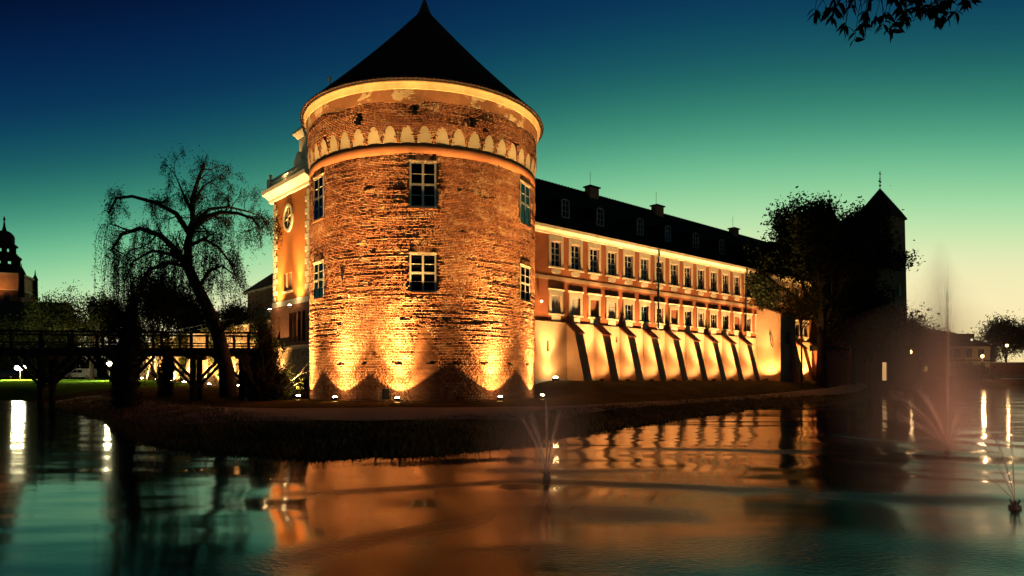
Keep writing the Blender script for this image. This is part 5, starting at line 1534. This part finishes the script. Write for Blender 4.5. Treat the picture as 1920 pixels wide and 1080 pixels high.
MB().add([(1.38, -.78, 1.14), (1.38, .78, 1.14), (.7, .72, 1.69), (.7, -.72, 1.69)], [(0, 1, 2, 3)]).build('windscreen', M_glass, van).location = (.012, 0, .012)
for y in (-.65, .65): MB().box(2.2, 2.26, y - .16, y + .16, .72, .9).build('headlight', M_frame, van)
g_ = gpt(14, 117); g_.z += .04
carp = [(-2.1, .35), (2.1, .32), (2.15, .7), (1.2, .92), (.5, 1.38), (-.9, 1.42), (-1.7, 1.0), (-2.15, .9)]
car, cb_ = vehicle('parked_car', 'dark parked car beside the twin park lamp at the picture edge', g_, math.pi, carp, 1.7, M_carblack, (-1.3, 1.35),
                   [([(1.0, .95), (.45, 1.32), (-.1, 1.34), (-.1, .95)], 0), ([(-.2, .95), (-.2, 1.34), (-.85, 1.34), (-1.4, 1.0)], 0)], 'car')
for y in (-.6, .6): MB().box(2.1, 2.17, y - .14, y + .14, .6, .74).build('headlight', M_frame, car)

# ================================================================== fountains
def jet_mat():
    k = NT('water_jet')
    b = k.n('ShaderNodeBsdfTranslucent'); d = k.n('ShaderNodeBsdfDiffuse'); tr = k.n('ShaderNodeBsdfTransparent'); a = k.n('ShaderNodeMixShader'); m = k.n('ShaderNodeMixShader')
    b.inputs[0].default_value = (.95, .8, .72, 1); d.inputs[0].default_value = (.95, .8, .72, 1); a.inputs[0].default_value = .5
    k.l(b.outputs[0], a.inputs[1]); k.l(d.outputs[0], a.inputs[2])
    nz = k.ramp(k.noise(3.5, 4, .7, stretch=(1, 1, .5)), (.35, (.06, .06, .06)), (.75, (.4, .4, .4)))
    k.l(nz, m.inputs[0]); k.l(tr.outputs[0], m.inputs[1]); k.l(a.outputs[0], m.inputs[2]); k.l(m.outputs[0], k.out.inputs['Surface'])
    return k.m
M_jet = jet_mat()
def mist_mat(name, dens, color, hgt_, rad_, lean=0.0):
    """spray hanging in the air: densest on its axis and low down"""
    k = NT(name)
    tcn = k.n('ShaderNodeTexCoord').outputs['Object']
    sp = k.n('ShaderNodeSeparateXYZ'); k.l(tcn, sp.inputs[0])
    r = k.math('SQRT', k.math('ADD', k.math('MULTIPLY', sp.outputs[0], sp.outputs[0]), k.math('MULTIPLY', sp.outputs[1], sp.outputs[1])))
    rr_ = k.math('SUBTRACT', 1.0, k.math('DIVIDE', r, rad_))
    hh = k.math('SUBTRACT', 1.0, k.math('DIVIDE', sp.outputs[2], hgt_))
    v = k.math('MULTIPLY', k.math('POWER', k.math('MAXIMUM', rr_, 0.0), 1.8), k.math('POWER', k.math('MAXIMUM', hh, 0.0), 1.1))
    nz = k.noise(.9, 3, .6, tcn, (1, 1, .45))
    v = k.math('MULTIPLY', v, k.math('MULTIPLY', nz, 2.0 * dens))
    pv = k.n('ShaderNodeVolumePrincipled'); pv.inputs['Color'].default_value = color + (1,); k.l(v, pv.inputs['Density']); pv.inputs['Anisotropy'].default_value = .3
    k.l(pv.outputs[0], k.out.inputs['Volume'])
    return k.m
def strands(vx, vy, vz, tm, spread, n_, r, rng):
    """one jet: many fine threads of water thrown along nearly the same arc"""
    mb = MB()
    for k in range(n_):
        f = rng.uniform(.55, 1.0) * tm; a = rng.normal(size=3) * spread
        ux, uy, uz = vx + a[0], vy + a[1], vz * rng.uniform(.94, 1.03) + a[2]
        mb.tube([(ux * f * i / 9, uy * f * i / 9, .1 + uz * f * i / 9 - 4.905 * (f * i / 9) ** 2) for i in range(10)], [r * (1 - .5 * i / 9) for i in range(10)], 3)
    return mb
def fountain(loc, label, jets, mists, power, seed):
    rng = np.random.default_rng(seed)
    t = thing('fountain', label, 'fountain', (loc.x, loc.y, 0))
    nz = MB().lathe([(.0, .09), (.05, .09), (.05, .05), (.075, .04), (.08, -.02), (.11, -.04), (.11, -.2)], 14)
    for k in range(6):
        a = k * math.pi / 3; nz.tube([(.03 * math.cos(a), .03 * math.sin(a), .06), (.065 * math.cos(a), .065 * math.sin(a), .12)], .012, 6)
    nz.build('nozzle', M_iron, t)
    for (vx, vy, vz, tm, sp, n_, r) in jets:
        strands(vx, vy, vz, tm, sp, n_, r, rng).build('water_jet', M_jet, t, True)
    for (ox, oy, hgt_, r_, dens, colr) in mists:
        m = MB().lathe([(.0, .02), (r_, .02), (r_ * 1.0, hgt_ * .4), (r_ * .8, hgt_ * .8), (.0, hgt_)], 20)
        o = m.build('spray_mist', mist_mat('spray', dens, colr, hgt_, r_), t); o.location = (ox, oy, 0)
    l = bpy.data.lights.new('added_jet_light', 'SPOT'); l.energy = power; l.spot_size = rad(100); l.spot_blend = 1.0; l.shadow_soft_size = .05; l.color = (1, .56, .38)  # added warm light on the jets; no lamp fitting stands here
    o = bpy.data.objects.new('added_jet_light', l); COL.objects.link(o); o.parent = t; o.location = (.7, -2.3, .06)
    o.rotation_euler = Vector((-.7, 2.3, 1.5)).to_track_quat('-Z', 'Y').to_euler()
MIST_GLOW = (1.0, .72, .6)  # warm lamp glow on the spray, put into the mist colour
fountain(FOUNT[0], 'fountain with thin upright jets on the water below the tower',
         [(-.06, 0, 5.5, .5, .03, 14, .0035), (.04, .05, 5.3, .5, .05, 14, .0035), (-1.5, .3, 4.9, .46, .12, 22, .0035), (-1.0, -.2, 5.0, .48, .12, 22, .0035), (.75, .2, 5.0, .46, .12, 20, .0035), (1.4, .3, 3.6, .30, .1, 16, .003), (-1.9, .1, 3.2, .26, .1, 16, .003)],
         [(-.2, .2, 2.1, 1.5, 1.0, MIST_GLOW)], 130, 1)
fountain(FOUNT[1], 'tall misty fountain before the far right shore',
         [(.0, 0, 9.5, .95, .05, 26, .004), (-.04, .03, 9.0, .9, .10, 26, .004), (-3.0, .4, 5.2, .5, .2, 40, .005), (-2.2, -.6, 5.6, .52, .2, 40, .005), (-4.4, .3, 4.2, .42, .2, 36, .005), (2.2, .3, 3.0, .32, .2, 30, .005), (1.2, .3, 4.6, .42, .15, 30, .005)],
         [(-.1, .15, 5.6, .55, 4.0, MIST_GLOW), (-.12, .2, 5.0, 1.2, 1.4, MIST_GLOW), (-.3, .4, 4.2, 2.6, .8, MIST_GLOW)], 420, 2)
fountain(FOUNT[2], 'fountain with slanting jets in the lower right corner of the water',
         [(-2.3, .3, 2.9, .28, .05, 24, .003), (-.75, .3, 4.6, .42, .05, 24, .003), (-.12, .2, 5.3, .48, .05, 24, .003), (-1.2, .6, 4.2, .36, .1, 20, .003)],
         [(-.4, .2, 1.9, 1.1, .5, MIST_GLOW)], 200, 3)
